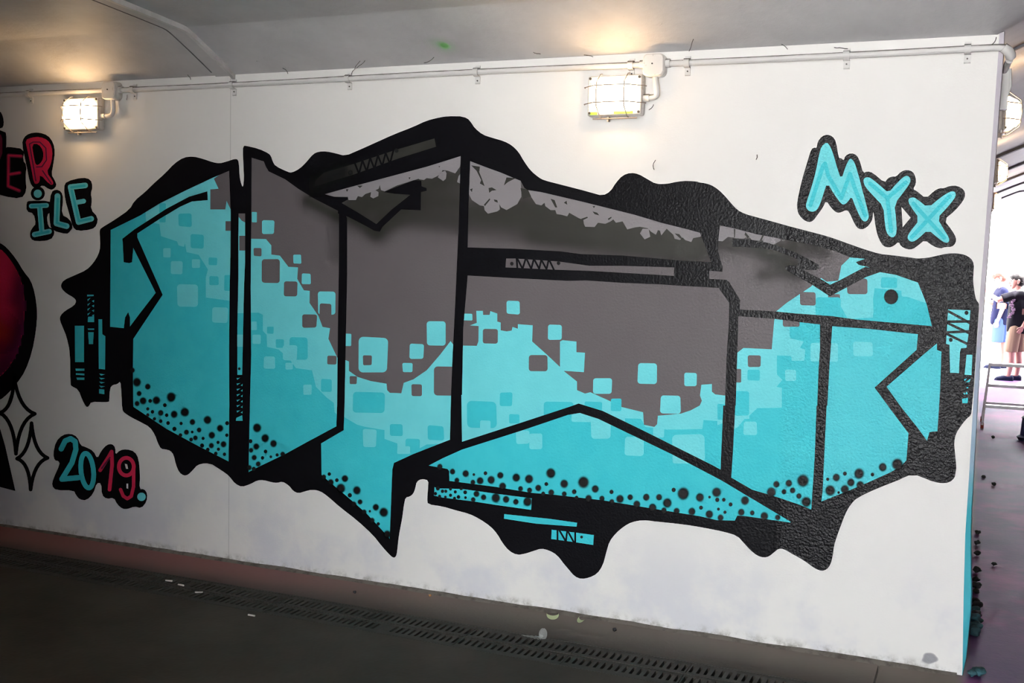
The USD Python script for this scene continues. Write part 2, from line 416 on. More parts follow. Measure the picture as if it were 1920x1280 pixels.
# cement fillet along the foot of the mural wall
fx = np.linspace(-8, -.02, 260)
fw = .018 + .022 * meshkit.fbm(np.stack([fx * 3, 0 * fx, 0 * fx + 5], 1))
fh = .004 + .010 * meshkit.fbm(np.stack([fx * 5, 0 * fx + 9, 0 * fx], 1))
v = np.vstack([np.stack([fx, 0 * fx + .01, fh * 1.2], 1), np.stack([fx, -fw * .6, fh * .8], 1), np.stack([fx, -fw, 0 * fx - .004], 1)])
n = len(fx); f = []
for c in range(2):
    for i in range(n - 1):
        f += [[c * n + i, (c + 1) * n + i + 1, c * n + i + 1], [c * n + i, (c + 1) * n + i, (c + 1) * n + i + 1]]
obj("baseboard_back", (v, f), M["mortar"], smooth=60, kind="structure", label="rough cement fillet along the foot of the mural wall")

# floor with the drain channel cut into it
DR0, DR1 = -.620, -.345
plan = box(WALL_L, SOUTH_END, EAST, ROOF_END + .6).difference(box(-9.0, DR0, -.03, DR1)).difference(box(-.318, -.36, -.310, -.02))
fm = extrude(plan, .10); fm.apply_translation([0, 0, -.10])
obj("floor", fm, M["floor"], kind="structure", label="dark stained underpass floor, lilac past the corner")
pitm = cat(bx(-9, -.03, DR0, DR1, -.20, -.16), bx(-9, -.03, DR0 - .03, DR0, -.2, -.021), bx(-9, -.03, DR1, DR1 + .03, -.2, -.021), bx(-9.03, -9, DR0, DR1, -.2, -.02), bx(-.03, 0, DR0, DR1, -.2, -.02))
obj("floor_channel", pitm, M["pit"], kind="structure", label="dark drain channel below the slotted grate")
obj("ground", cat(bx(-40, 40, ROOF_END + .6, 70, -.2, -.012), bx(-40, 40, -60, SOUTH_END, -.2, -.012)), M["ground"], kind="structure", label="bright concrete ground outside the passage")
obj("kerb", cat(bx(-.35, EAST, 21.5, 21.9, -.02, .16), bx(-.35, EAST, 24.0, 24.5, -.02, .42)), M["kerb"], kind="structure", label="pale green kerbs far outside in the glare")

# ------------------------------------------------------------------ the mural: flat paint on the wall, each shape traced from the photograph and laid out on the wall plane
FR = {"A": (0, 160, 4), "B": (0, 440, 4), "C": (0, 720, 4), "D": (400, 160, 4), "E": (400, 440, 4), "F": (400, 740, 4), "G": (840, 160, 4), "H": (840, 440, 4), "I": (780, 740, 4),
      "J": (1280, 200, 4), "K": (1280, 440, 4), "N": (1220, 760, 4), "O": (1560, 440, 16 / 3), "P": (1560, 660, 16 / 3), "Q": (1480, 220, 4.922), "R": (1740, 820, 2.783), "S": (960, 960, 2), "X": (0, 0, 1)}


def pts(s):
    """'A x,y x,y B x,y ...': points measured in enlarged crops of the photograph, as its pixels"""
    out, fr = [], FR["X"]
    for w in s.split():
        if w in FR:
            fr = FR[w]
        else:
            x, y = w.split(",")
            out.append((fr[0] + float(x) / fr[2], fr[1] + float(y) / fr[2]))
    return out


def chaikin(p, n=1):
    p = np.array(p)
    for _ in range(n):
        q = np.roll(p, -1, 0)
        p = np.stack([.75 * p + .25 * q, .25 * p + .75 * q], 1).reshape(-1, 2)
    return p


def pg(s, smooth=0):
    p = pts(s) if isinstance(s, str) else s
    return Polygon(chaikin(p, smooth) if smooth else p).buffer(0)


def sq(x0, y0, x1, y1, skew=0.03, seed=0):
    """hand-painted rounded square"""
    rs = np.random.RandomState(int(x0 * 7 + y0 * 13 + seed))
    w, h = x1 - x0, y1 - y0
    j = lambda: rs.uniform(-.035, .035) * min(w, h)
    r = min(w, h) * .20
    q = Polygon([(x0 + j(), y0 + j()), (x1 + j(), y0 + j() + .02 * w), (x1 + j(), y1 + j()), (x0 + j(), y1 + j() - .02 * w)]).buffer(0)
    return q.buffer(-r * .8).buffer(r * .8, 4)


def stroke(s, w):
    p = pts(s) if isinstance(s, str) else s
    return LineString(p).buffer(w / 2, 5)


def to_wall(poly):
    from shapely import transform
    return transform(poly, lambda a: np.array([on_wall(x, y) for x, y in a]))


PX_LIMIT = box(-300, -50, 1838, 1300)


def paint(name, poly, layer, m, parent, label=None):
    """a coat of paint: layer x 0.2 mm proud of the wall"""
    poly = poly.buffer(0).simplify(.12)
    gs = [g for g in getattr(poly, "geoms", [poly]) if isinstance(g, Polygon) and g.area > 2]
    if not gs:
        return None
    me = extrude(to_wall(MultiPolygon(gs)), layer * 2e-4)
    me.apply_transform(FLIP); me.apply_translation([0, -1e-4, 0])
    return obj(name, me, m, parent, label=label)


def soft(name, points, faces, cover, layer, m, parent, label=None):
    w = np.array([on_wall(x, y) for x, y in points])
    v = np.stack([w[:, 0], np.full(len(w), -1e-4 - layer * 2e-4), w[:, 1]], 1)
    me = usdkit.mesh(stage, numbered(ppath(parent), name), (v, np.array(faces)), m)
    UsdGeom.PrimvarsAPI(me).CreatePrimvar("cover", Sdf.ValueTypeNames.FloatArray, "vertex").Set(Vt.FloatArray.FromNumpy(np.asarray(cover, np.float32)))
    tag(me, label)
    return me.GetPrim()


def dot(cx, cy, r, parent, layer=9, m=None, name="dot", fuzz=None):
    n = 16; a = np.arange(n) * 2 * np.pi / n
    fz = (.07 if r > 12 else .30 if r > 4.2 else .16) if fuzz is None else fuzz
    rings = [(r * (1 - fz), 1.0), (r * (1 - fz * .3), .80), (r * (1 + fz * .45), .25), (r * (1 + fz * 1.2), 0.0)]
    p, c, f = [(cx, cy)], [1.0], []
    for rr, al in rings:
        p += [(cx + .93 * rr * math.cos(t), cy + rr * math.sin(t)) for t in a]; c += [al] * n
    for j in range(n):
        k = (j + 1) % n
        f.append([0, 1 + j, 1 + k])
        for q in range(len(rings) - 1):
            o, o2 = 1 + q * n, 1 + (q + 1) * n
            f += [[o + j, o2 + j, o2 + k], [o + j, o2 + k, o + k]]
    f = [[x, z, y] for x, y, z in f]
    return soft(name, p, f, c, layer, m or M["mist"], parent)


def airbrush(name, area, segs, layer, m, parent, step=5.0, label=None):
    """sprayed shading inside an area (pixels): segs = ((x0,y0,x1,y1), reach, cover)"""
    x0, y0, x1, y1 = area.bounds
    nx, ny = int((x1 - x0) / step) + 2, int((y1 - y0) / step) + 2
    X, Y = np.meshgrid(x0 + np.arange(nx) * step, y0 + np.arange(ny) * step, indexing="ij")
    cov = np.zeros_like(X)
    for (ax, ay, bx_, by), reach, amt in segs:
        dx_, dy_ = bx_ - ax, by - ay
        t = np.clip(((X - ax) * dx_ + (Y - ay) * dy_) / (dx_ * dx_ + dy_ * dy_ + 1e-9), 0, 1)
        d = np.hypot(X - ax - t * dx_, Y - ay - t * dy_) / reach
        g = amt * np.exp(-1.6 * d * d) * (d < 2.2)
        cov = 1 - (1 - cov) * (1 - g)
    keep = area.buffer(step * .8)
    from shapely import contains_xy
    ins = contains_xy(keep, X, Y)
    idx = np.arange(nx * ny).reshape(nx, ny); f = []
    for i in range(nx - 1):
        for j in range(ny - 1):
            q = [(i, j), (i + 1, j), (i + 1, j + 1), (i, j + 1)]
            if all(ins[a] for a in q) and max(cov[a] for a in q) > .012:
                a, b, c, d = (idx[z] for z in q)
                f += [[a, c, b], [a, d, c]]
    if not f:
        return
    f = np.array(f); use, inv = np.unique(f, return_inverse=True)
    P = np.stack([X.ravel(), Y.ravel()], 1)[use]
    return soft(name, P, inv.reshape(-1, 3), cov.ravel()[use], layer, m, parent, label)


SIL = pg("""A 750,1085 760,1070 860,1010 975,930 1010,865 1090,800 1150,740 1240,660 1310,585 1380,540 1450,533 1520,550 1600,578 1650,585 1700,572 1760,552 1785,555 1793,600 1797,690 1812,750 1825,765 1832,700 1828,600 1822,480 1830,455
D 240,452 340,475 415,510 432,530 445,570 465,605 560,650 590,655 650,625 700,575 750,515 790,497 850,495 920,510 990,530 1100,483 1230,425 1350,370 1500,312 1600,265 1700,240 1760,232 1850,233
G 90,232 145,245 175,280 200,320 260,370 330,393 420,418 480,450 530,500 570,570 620,640 680,690 720,712 850,745 980,778 1070,803 1160,828 1220,795 1260,730 1310,675 1370,655 1430,665 1490,700 1560,740 1640,740 1720,722 1800,715 1900,725
J 100,565 180,575 240,600 300,650 360,720 410,775 470,805 560,830 700,868 830,905 950,935 1100,975 1250,1030 1350,1065 1480,1105 1560,1112 1720,1132
O 850,238 950,232 1050,210 1150,188 1250,185 1330,200 1390,235 1420,290 1415,380 1410,460 1425,580 1440,650 1468,685 1470,720 1462,850 1450,1000 1440,1200
P 1440,0 1425,250 1400,550 1390,630 1350,660 1300,720 1240,810 1220,900 1230,1020 1245,1150 1235,1200 R 140,210 110,235 70,238 30,230 0,220 P 980,1280 810,1215 650,1280
N 1920,535 1700,620 1550,690 1500,740 1460,810 1430,890 1400,970 1375,1050 1365,1130 1350,1190 1320,1230 1280,1240 1230,1220 1150,1160 1050,1105 1000,1075 960,1072 930,1095 890,1130 850,1140 800,1125 750,1085 700,1030 650,975 550,945 400,915 250,890 0,865
I 1780,945 1700,938 1620,952 1560,985 1500,1035 1450,1100 1430,1170 1405,1260 S 355,150 340,200 320,230 290,245 260,250 235,240 210,210 180,175 I 1110,1265 1060,1200 1000,1165 940,1150 880,1170 820,1190 760,1200 700,1170 650,1110 610,1040 560,985 480,930 400,890 300,865 200,835 90,820 85,780 92,700 95,640 50,630
F 1610,635 1560,630 1525,650 1515,700 1500,740 1475,762 1442,768 1430,820 1420,900 1410,960 1390,1060 1378,1180 1370,1210 1355,1222 1330,1205 1270,1140 1200,1050 1080,940 950,840 860,760 800,718 740,710 690,722 640,738 600,720 570,680 520,648 480,660 440,655 380,638 330,640 280,668 215,690 165,665 130,620 100,590 0,525
C 1590,600 1540,590 1480,605 1450,640 1410,680 1380,685 1345,660 1320,600 1305,530 1280,498 1245,488 1210,485 1185,440 1165,380 1125,320 1060,285 990,250 935,215 918,190 912,50 B 905,1095 880,1120 845,1125 825,1150 818,1250 C 820,130 790,135 685,130 665,168 648,170 620,120 590,40 540,15
B 530,1120 528,880 500,760 480,710 450,640 455,605 490,570 560,530 575,495 555,470 500,440 465,405 458,375 480,340 560,305 650,265 700,215 740,150 755,90 750,0""", 1)

CELL = {
 1: "X 207.5,431 262.5,404 300,381 350,356 400,332.5 430,320 433,400 432.5,480 431,540 430,665 430.5,760 429,865 370,835 312.5,804 250,762.5 249.5,735 249,690 250,632.5 232.5,615 206.5,612.5",
 2: "X 447.5,400 460,400 460,490 458,540 456,627.5 454.5,702.5 445,702.5 445,615 447,522.5 447,440",
 3: "X 472,295.5 495,302.5 499,312.5 504,321 535,336 560,354 590,372.5 636,396 636,480 635.5,515 634,615 632.5,760 631,799 575,829 535,851 485,875 466,885 467.5,815 469,740 471,665 470,540 471,440",
 4: "X 651,410 651,515 649,615 646,760 644.5,806 602,831 603,890 620,905 650,930 687.5,962.5 720,997.5 731,1010 736,880 739,867.5 775,851 844,824 846,740 849,665 854,565 859.5,440 860,435 864,292.5 800,312.5 725,332.5 650,352.5 609,364 628,369 652,370 652,374 640,381",
 5: "G 167,568 290,615 400,655 500,697 545,715 575,770 600,785 700,800 850,835 1000,870 1180,915 1400,970 1600,1030 1800,1080 1890,1105 J 160,1020 215,1165 0,1155 H 1600,180 1300,155 1000,145 850,125 500,105 148,95 G 155,900",
 6: "H 148,305 500,325 900,345 1040,342 1300,360 1600,372 K 0,383 270,398 350,510 345,700 330,900 318,1280 N 545,0 525,480 470,450 0,215 I 1700,265 1400,120 1220,65 1150,90 800,205 345,352 340,0 H 105,1200 115,700",
 7: "J 280,890 400,915 550,955 840,1010 1000,1040 1150,1085 1260,1130 1370,1140 K 1340,190 1300,205 1320,225 1385,240 1480,280 1600,300 1765,358 1830,520 1870,685 1700,670 1300,635 1120,610 850,590 700,575 430,560 432,490 350,355 330,338 200,330 200,270 298,277 J 298,1235 300,1200 265,1080 268,1000",
 8: "K 418,610 690,630 880,655 1030,672 1030,870 1020,1000 1010,1280 N 1245,0 1230,400 1205,780 1120,745 960,690 760,630 605,540 620,300 635,0 K 398,1280 410,900",
 9: "K 1122,685 1400,705 1765,745 1755,862 1440,1145 P 430,357 600,590 765,810 745,1080 700,1130 N 1800,500 1600,590 1480,640 1280,720 1290,640 1310,200 1320,0 K 1085,1280 1100,1000",
 10: "P 545,345 930,10 O 1050,1085 1050,1150 1100,1170 P 1095,0 1080,400 1055,790 1000,795 975,800 950,885 860,760 700,560",
 11: "I 95,530 200,475 345,410 800,265 1140,150 1200,140 1230,135 1370,180 1920,445 N 530,560 1050,870 1050,878 860,850 720,830 650,825 632,862 500,860 370,830 0,770 I 1700,840 1400,790 1000,745 870,735 600,690 250,645 248,570 235,555",
}
CELL = {k: pg(v) for k, v in CELL.items()}
BARS = {
 "strip": "I 140,690 160,700 350,705 600,740 870,775 865,862 600,825 440,800 200,770 135,755",
 "bar": "I 662,893 1000,928 1210,958 1205,988 900,965 660,928",
 "mark": "I 1018,1010 1200,1032 1335,1050 1330,1125 1180,1102 1015,1080",
 "rail": "H 437,178 510,178 830,200 1060,232 1300,232 1560,240 1698,245 1695,308 1400,290 1050,270 800,262 520,248 432,245",
 "flag": "O 1160,745 1385,755 1365,1000 1345,1130 1290,1135 P 1280,0 1270,210 1180,205 O 1175,1100 1140,1090",
 "tab": "P 1345,25 1405,25 1395,230 1325,225",
}
BARS = {k: pg(v) for k, v in BARS.items()}

# black strokes drawn over the panels
HOOK = pg("A 1555,795 1558,860 1440,870 1350,910 1200,1000 1030,1110 B 1030,20 1110,200 1220,450 1100,630 1000,780 985,790 820,740 825,695 930,705 940,620 962,582 975,620 975,690 1050,590 1170,435 1000,95 990,205 970,212 930,205 922,50 A 920,1150 1010,1080 1250,925 1420,835")
ARROW = pg("X 720,360 777,337.5 790,339 790.5,349 800,352.5 800,357.5 789.5,360 789,394 752.5,392.5 717.5,425 712.5,434 702.5,432.5 687.5,424 652.5,406 634,400 634,376 640,380 670,397.5 706,420 735,392.5 770,365 740,363")
ARM = pg("K 375,30 520,38 640,60 760,100 860,140 960,190 1020,225 1025,250 1000,265 940,262 900,262 1060,345 1105,375 1180,340 1370,240 1410,250 1480,280 1380,315 1200,410 1105,462 980,380 820,290 775,262 770,240 800,228 862,230 868,185 780,150 700,120 600,100 375,88")
INK = SIL
for c in list(CELL.values()) + list(BARS.values()):
    INK = INK.difference(c)
INK = unary_union([INK, HOOK, ARROW, ARM]).intersection(PX_LIMIT)

GREY = unary_union([pg(x) for x in (
 "A 1605,700 1640,775 1578,780 1578,930 1690,930 1700,865 1745,960 1745,600",
 "A 1692,1018 1760,1018 1760,1090 1692,1090",
 "D 185,940 245,940 245,1030 215,1015 190,985",
 "D 195,1128 250,1128 250,1238 195,1238",
 "X 465,280 465,447 475,447.5 499,448 509,460 509,477 525,479 541,500 559,501 557.5,522.5 570,544 581,545 580.5,567.5 597.5,592.5 605,612.5 619,615 616,635 632.5,670 645,672 645,380",
 "X 600,350 640,385 640,675 649,675 654.5,677.5 654.5,695 670,706 695,714 725,719 726,731 731,736 752.5,737 757,717.5 775,711 800,694 825,665 845,639 850,646 875,646 875,280 600,350",
 "X 860,611 860,647.5 894,648 897,640 897.5,611 881,610 894,605 893,582.5 905.5,582.5 906,590 918,590 919.5,583 932.5,587.5 932.5,602.5 939,604.5 939,619 950,621 959.5,619.5 961,612.5 971,616 971,607.5 999,609.5 998,640 1025,664 1050,687.5 1050,640 1055,637.5 1081,640 1081,660 1097,661 1095,697.5 1057,695 1082,715 1082,731 1097,737.5 1107,735 1142.5,751 1165,762.5 1206,772.5 1207.5,796 1227,800 1232,795 1233.5,779 1257,777 1277,775 1295,769 1312,760 1316,751 1312.5,741 1315,721 1335,719.5 1335,734 1341,739 1357,741 1364,741 1364,690 1360,690 1344.5,718 1364,716 1372,560 1372,500 860,500",
 "X 860,290 1345,290 1345,500 860,500",
 "X 1325,410 1325,530 1362,530 1380,600 1452,600 1455,584 1475,567.5 1520,537.5 1540,521 1550,528 1572,526 1577.5,498 1592,484 1597,478 1500,420",
 "X 1380,585 1452.5,590 1447,654.5 1394,652 1380,663")])
PALE = {
 1: "X 272,380 300,370 440,300 440,565 386,557.5 386,520 390,505 372.5,477.5 350,472.5 347,456 345,462.5 335,460 332,452.5 302,442.5 299,420 274,415",
 2: "X 440,390 465,390 465,587 440,587",
 3: "X 465,440 640,440 640,778 632,777 627.5,772.5 626,755 612.5,745 592.5,725 589,710 585,694 555,690 545,676 531,672.5 531,662.5 522.5,655 501,650 500,627.5 493,620 493,590 485,586 465,586",
 4: "X 640,600 860,600 860,830 800,833 787,840 769,850 746,849 745,831 721,822.5 721,806 685,800 670,796 642.5,780",
 6: "X 860,560 1375,560 1375,786 1345,797 1345,789 1319,787 1317,804 1265,805 1250,805 1210,800 1202,785 1172,784 1172,830 1085,780 860,845",
 7: "X 1450,470 1660,470 1660,510 1690,512 1725,520 1742,570 1700,556 1692,545 1640,540 1637,560 1637,595 1590,598 1577,575 1530,575 1530,592 1450,592",
 8: "X 1370,585 1482,598 1482,634 1507,640 1500,652 1510,655 1508,676 1482,676 1480,668 1457,666 1457,702 1467,712 1456,725 1466,727 1466,764 1420,765 1405,779 1405,785 1396,785 1384,800 1370,808",
}
PALE = {k: pg(v) for k, v in PALE.items()}
T, P_, G_ = "teal", "pale", "grey"
SQ = {1: [(P_, 306, 465, 320, 482.5), (P_, 320, 489, 342, 514), (P_, 360, 486, 375, 502), (P_, 332, 532, 370, 576), (P_, 397.5, 576, 427.5, 604.5), (T, 391, 482.5, 407.5, 497), (T, 392.5, 517.5, 410, 535), (T, 421, 515, 436, 545), (T, 335, 400, 359, 425), (T, 357.5, 439, 382.5, 466), (T, 299, 381, 311, 417)],
      2: [(P_, 444, 627, 458, 650)],
      3: [(P_, 472, 397, 482, 417), (P_, 491, 412.5, 514.5, 439), (P_, 550, 477, 565, 494), (P_, 566, 512.5, 583, 533), (P_, 596, 546, 629.5, 590), (G_, 600, 569, 622, 594), (G_, 476, 465, 490.5, 480), (G_, 492, 485.5, 525, 530), (G_, 532.5, 527, 558, 555), (G_, 567, 589.5, 594, 614), (G_, 614, 666, 631, 683),
          (P_, 471.5, 602.5, 481.5, 619), (P_, 474, 627.5, 489, 645), (P_, 494.5, 668, 516, 691), (P_, 535, 679.5, 549, 692.5), (P_, 569, 720.5, 584, 740), (T, 501, 612, 513, 625.5), (T, 517.5, 636, 532.5, 652.5), (T, 544, 631, 578, 675), (P_, 530, 647, 557, 676), (T, 602, 710, 622, 735)],
      4: [(P_, 647, 625, 659, 649), (P_, 674, 631, 727, 698), (G_, 681, 666, 697, 684.5), (P_, 800, 601, 836, 647.5), (P_, 768, 644, 794.5, 672.5), (P_, 755, 679.5, 774, 697.5), (G_, 656, 704.5, 669, 720), (G_, 772, 720, 791, 742), (G_, 814, 686, 856, 743),
          (T, 662, 735, 722, 775), (T, 731, 794, 755.5, 817.5), (T, 760, 822.5, 787, 849), (P_, 745, 836, 769, 851), (T, 802.5, 797.5, 832.5, 825), (P_, 681, 804.5, 705.5, 837.5)],
      6: [(P_, 868, 587.5, 886, 601), (P_, 949.5, 563, 975, 589), (P_, 1027.5, 608, 1054, 637), (P_, 1112.5, 708, 1147, 739), (P_, 1196, 681, 1232, 719), (P_, 1282.5, 699, 1307, 724), (P_, 1238, 741, 1276, 776), (G_, 906, 616, 933, 645), (G_, 992.5, 664.5, 1027, 695.5),
          (T, 876, 751, 931, 804), (P_, 900, 788, 920, 805), (T, 937, 735, 960.5, 761), (T, 955, 776, 974, 794), (T, 1019, 753.5, 1076, 792), (T, 1096, 752.5, 1129, 772), (T, 1145, 746.5, 1165, 770.5), (P_, 1225, 800, 1245, 820), (P_, 1261, 814, 1322, 868), (T, 1345, 757, 1360, 787)],
      7: [(G_, 1500, 547.5, 1529, 572.5), (G_, 1553, 551, 1575, 569.5), (G_, 1588, 522, 1626, 552), (T, 1529, 556, 1577, 590), (T, 1652, 520, 1682, 540), (P_, 1690, 530, 1718, 556), (P_, 1600, 556, 1638, 592)],
      8: [(G_, 1468, 590, 1499, 613), (G_, 1402.5, 666, 1426, 688), (G_, 1378, 691, 1390, 717), (T, 1481, 612.5, 1516, 634), (T, 1457, 666, 1484, 702), (T, 1402, 692.5, 1425, 713), (T, 1376, 732.5, 1404.5, 779), (P_, 1519, 642.5, 1545, 677.5), (P_, 1472, 693, 1493, 714), (P_, 1394, 790, 1419, 815.5), (P_, 1500, 700, 1500, 700)],
      9: [(P_, 1550, 643, 1571, 678), (P_, 1600, 640, 1636, 668)],
      11: [(P_, 967.5, 806, 992.5, 832), (P_, 992.5, 812.5, 1017, 842), (P_, 1072, 772, 1112, 791), (P_, 1108, 782, 1145, 822.5), (P_, 1172, 819, 1206, 855), (P_, 1261, 850, 1292, 869)]}
DOTS = {
 1: "B 1028,1105,30 995,1015,18 1110,1138,20 1045,1190,18 1075,1245,25 1128,1245,14 1175,1240,27 1285,1217,32 C 1030,145,18 1238,157,14 1110,185,12 1145,207,13 1207,215,20 1252,232,13 1308,226,25 1388,210,30 1445,284,20 1558,268,28 1652,330,24 1705,292,15 1360,294,12 1262,291,14 1207,277,13 1160,260,12 1110,230,12 1310,335,16 1400,360,18 1443,358,10 1495,343,17 1590,382,24 1467,402,17 1525,406,12 1435,415,14 1355,382,14 1637,436,12 1703,382,13 1587,460,19 1678,450,22 1640,487,12 1517,460,16 1685,525,13 1560,490,14 1620,520,14",
 2: "X 449,691,2.6",
 3: "F 330,247,30 390,325,28 453,365,25 323,387,22 280,347,15 284,415,17 393,424,14 480,450,12 522,445,18 308,470,19 370,472,13 433,464,10 338,518,18 272,545,18 305,555,16",
 4: "F 830,615,17 871,593,13 928,639,14 988,627,24 882,655,22 958,700,32 1025,752,16 1078,715,28 1102,802,18 1055,820,20 1132,878,18 1175,872,9 1220,842,23 1280,880,32 1192,940,19 1238,967,13 1305,1045,27",
 7: "K 1563,465,56",
 8: "N 905,650,34 943,590,23 1037,582,24 1000,646,18 1065,636,20 1142,563,42 1112,678,19 1167,722,35",
 9: "N 1328,552,12 1392,539,26 1347,636,36 1457,510,15 1563,510,36 1502,576,27 1457,628,30 1410,652,10 1572,596,28 1664,517,14 1740,462,29 1850,440,40",
 11: "I 180,538,20 275,575,20 374,590,24 435,597,10 522,587,14 633,603,23 565,637,27 482,643,25 428,655,18 308,640,18 753,620,28 848,630,30 650,685,26 785,703,18 918,697,22 978,668,14 1012,587,34 1112,667,29 1257,655,40 1345,705,26 1015,732,22 853,715,19 1112,742,18 1187,726,17 1295,775,24 1395,777,19 1467,727,16 1530,780,28 1607,767,20 1657,820,26 1728,767,24 1823,767,22 1885,810,32 1775,845,28 1470,800,18 1205,770,14 955,740,15 N 65,687,23 123,730,30 173,632,16 245,660,42 370,688,29 442,686,10 495,650,33 500,706,16 549,706,14 600,741,15 378,765,15 509,776,11 558,799,12 708,712,30 680,800,24 762,804,17 853,828,28 953,838,20 440,815,28 310,795,26 195,790,22 100,785,20 15,765,24 525,840,22",
 "strip": "I 147,740,13 165,700,16 200,722,13 225,722,12 260,705,12 260,752,12 296,727,12 320,765,14 370,730,14 373,770,10 340,700,14 178,760,12 222,765,10 290,775,12 430,785,17 455,742,22 508,768,20 600,772,32 677,783,24 750,802,20 838,800,32",
 "mark": "I 1243,1065,11", "rail": "H 480,217,14 830,212,14", "flag": "O 1345,780,20 1188,1050,20",
}


def dots(s):
    fr = FR["X"]
    for w in s.split():
        if w in FR:
            fr = FR[w]
        else:
            x, y, r = map(float, w.split(","))
            yield fr[0] + x / fr[2], fr[1] + y / fr[2], r / fr[2]


CRYSTAL = {
 4: ["D 835,815 900,835 1010,835 1015,860 1070,860 1085,830 1115,838 1140,815 1185,800 1240,775 1250,745 1258,785 1285,795 1380,750 1500,712 1550,705 1580,710 1600,695 1640,700 1680,680 1710,660 1720,635 1760,640 1815,660 1850,610 1870,500 1600,600 1300,680 1000,760", "D 1185,795 1215,785 1240,800 1238,830 1200,848 1178,835", "D 1685,690 1700,655 1740,640 1750,660 1745,700 1725,718", "D 1840,680 1870,640 1870,745 1828,725"],
 5: ["G 150,540 290,605 545,705 550,790 550,835 520,890 440,935 400,915 385,890 390,930 370,945 300,962 275,935 270,905 240,900 180,860 150,800",
     "G 590,770 620,830 660,890 700,900 725,880 730,905 770,935 805,935 815,965 850,970 895,982 910,955 980,995 1015,1008 1020,1040 1030,1060 1100,1062 1125,1030 1180,1038 1220,1020 1240,1005 1260,1030 1310,1020 1345,1080 1400,1065 1440,1060 1500,1072 1520,1095 1560,1120 1575,1085 1590,1090 1600,1125 1640,1075 1690,1120 1700,1150 1740,1160 1760,1140 1780,1160 1825,1175 1840,1145 1895,1135 1905,1080 1600,1010 1180,890", "G 1440,1110 1460,1075 1505,1075 1518,1135 1475,1155"],
 7: ["J 260,870 400,895 560,935 735,985 735,1005 680,1035 610,1020 595,995 570,1005 520,1000 490,965 460,990 395,985 380,980 340,975 300,1010 260,1005"]}
CRACK = {
 4: ["D 1080,752 1120,752 1100,770", "D 1465,690 1480,690 1472,705", "D 1510,710 1560,715 1540,700", "D 1690,605 1702,607 1695,615", "D 995,780 1015,778 1003,798"],
 5: ["G 175,600 240,610 235,650 255,700 275,755 240,735 250,710 215,640", "G 305,770 330,765 365,785 330,790 310,805", "G 440,690 510,695 450,725 420,750", "G 345,855 370,860 375,880 350,870", "G 165,780 185,772 180,800", "G 545,770 600,780 625,835 560,850", "G 270,895 312,848 318,855 278,905",
     "G 770,850 800,860 820,915 805,915", "G 870,880 890,865 895,895", "G 1085,945 1120,955 1135,975 1100,965", "G 1085,905 1105,905 1095,920", "G 1000,1000 1045,985 1050,992 1010,1012", "G 1200,1000 1225,985 1228,992 1205,1010", "G 1700,1110 1735,1115 1760,1150 1745,1150"],
 7: ["J 385,915 395,918 392,980 386,980", "J 470,940 500,975 490,985 465,960", "J 600,960 612,962 590,1005 580,1000"]}
ZIG = {
 "rail": ["H 515,170 522,262", "H 522,180 560,255", "H 560,255 585,175", "H 590,180 625,255", "H 625,255 645,182", "H 648,185 685,255", "H 685,255 700,190", "H 703,190 740,258", "H 740,258 755,192", "H 762,192 795,262"],
 "mark": ["I 1062,1005 1062,1095", "I 1075,1012 1125,1098", "I 1125,1098 1135,1015", "I 1138,1018 1185,1105", "I 1195,1020 1195,1110"],
 "flag": ["O 1165,765 1375,880", "O 1375,866 1155,868", "O 1160,885 1375,985", "O 1370,965 1150,975", "O 1148,990 1362,1095"],
}

mural = thing("mural", "huge turquoise and grey block letter mural with jagged black outline across the white wall", "mural")
ORDER = [1, 2, 3, 4, 5, 6, 7, 8, 9, 10, 11]
NAMES = {1: "leftmost letter panel", 2: "narrow strip panel", 3: "second letter panel, grey over turquoise", 4: "tall panel with a grey top and a pointed foot", 5: "dark grey panel under the upper edge", 6: "large central panel", 7: "upper right panel with one black eye dot", 8: "panel left of the right hand stroke", 9: "plain turquoise right panel", 10: "small turquoise triangle at the right end", 11: "wide roof shaped turquoise panel with a dotted foot"}
SHADE = {
 3: [((578, 376, 640, 408), 16, .85), ((632, 405, 632, 480), 16, .25)],
 4: [((660, 385, 860, 330), 34, .80), ((650, 400, 706, 432), 20, .85), ((706, 432, 756, 400), 24, .85), ((790, 380, 862, 380), 38, .72), ((720, 400, 860, 418), 26, .55), ((690, 385, 740, 375), 26, .75)],
 5: [((885, 400, 1330, 450), 46, .80), ((960, 380, 1320, 455), 34, .60), ((1000, 440, 1300, 478), 26, .70)],
 7: [((1352, 455, 1480, 470), 24, .60), ((1440, 470, 1490, 505), 26, .75), ((1490, 455, 1540, 470), 20, .55), ((1430, 515, 1470, 505), 18, .45)]}
ALLC = unary_union(list(CELL.values()))
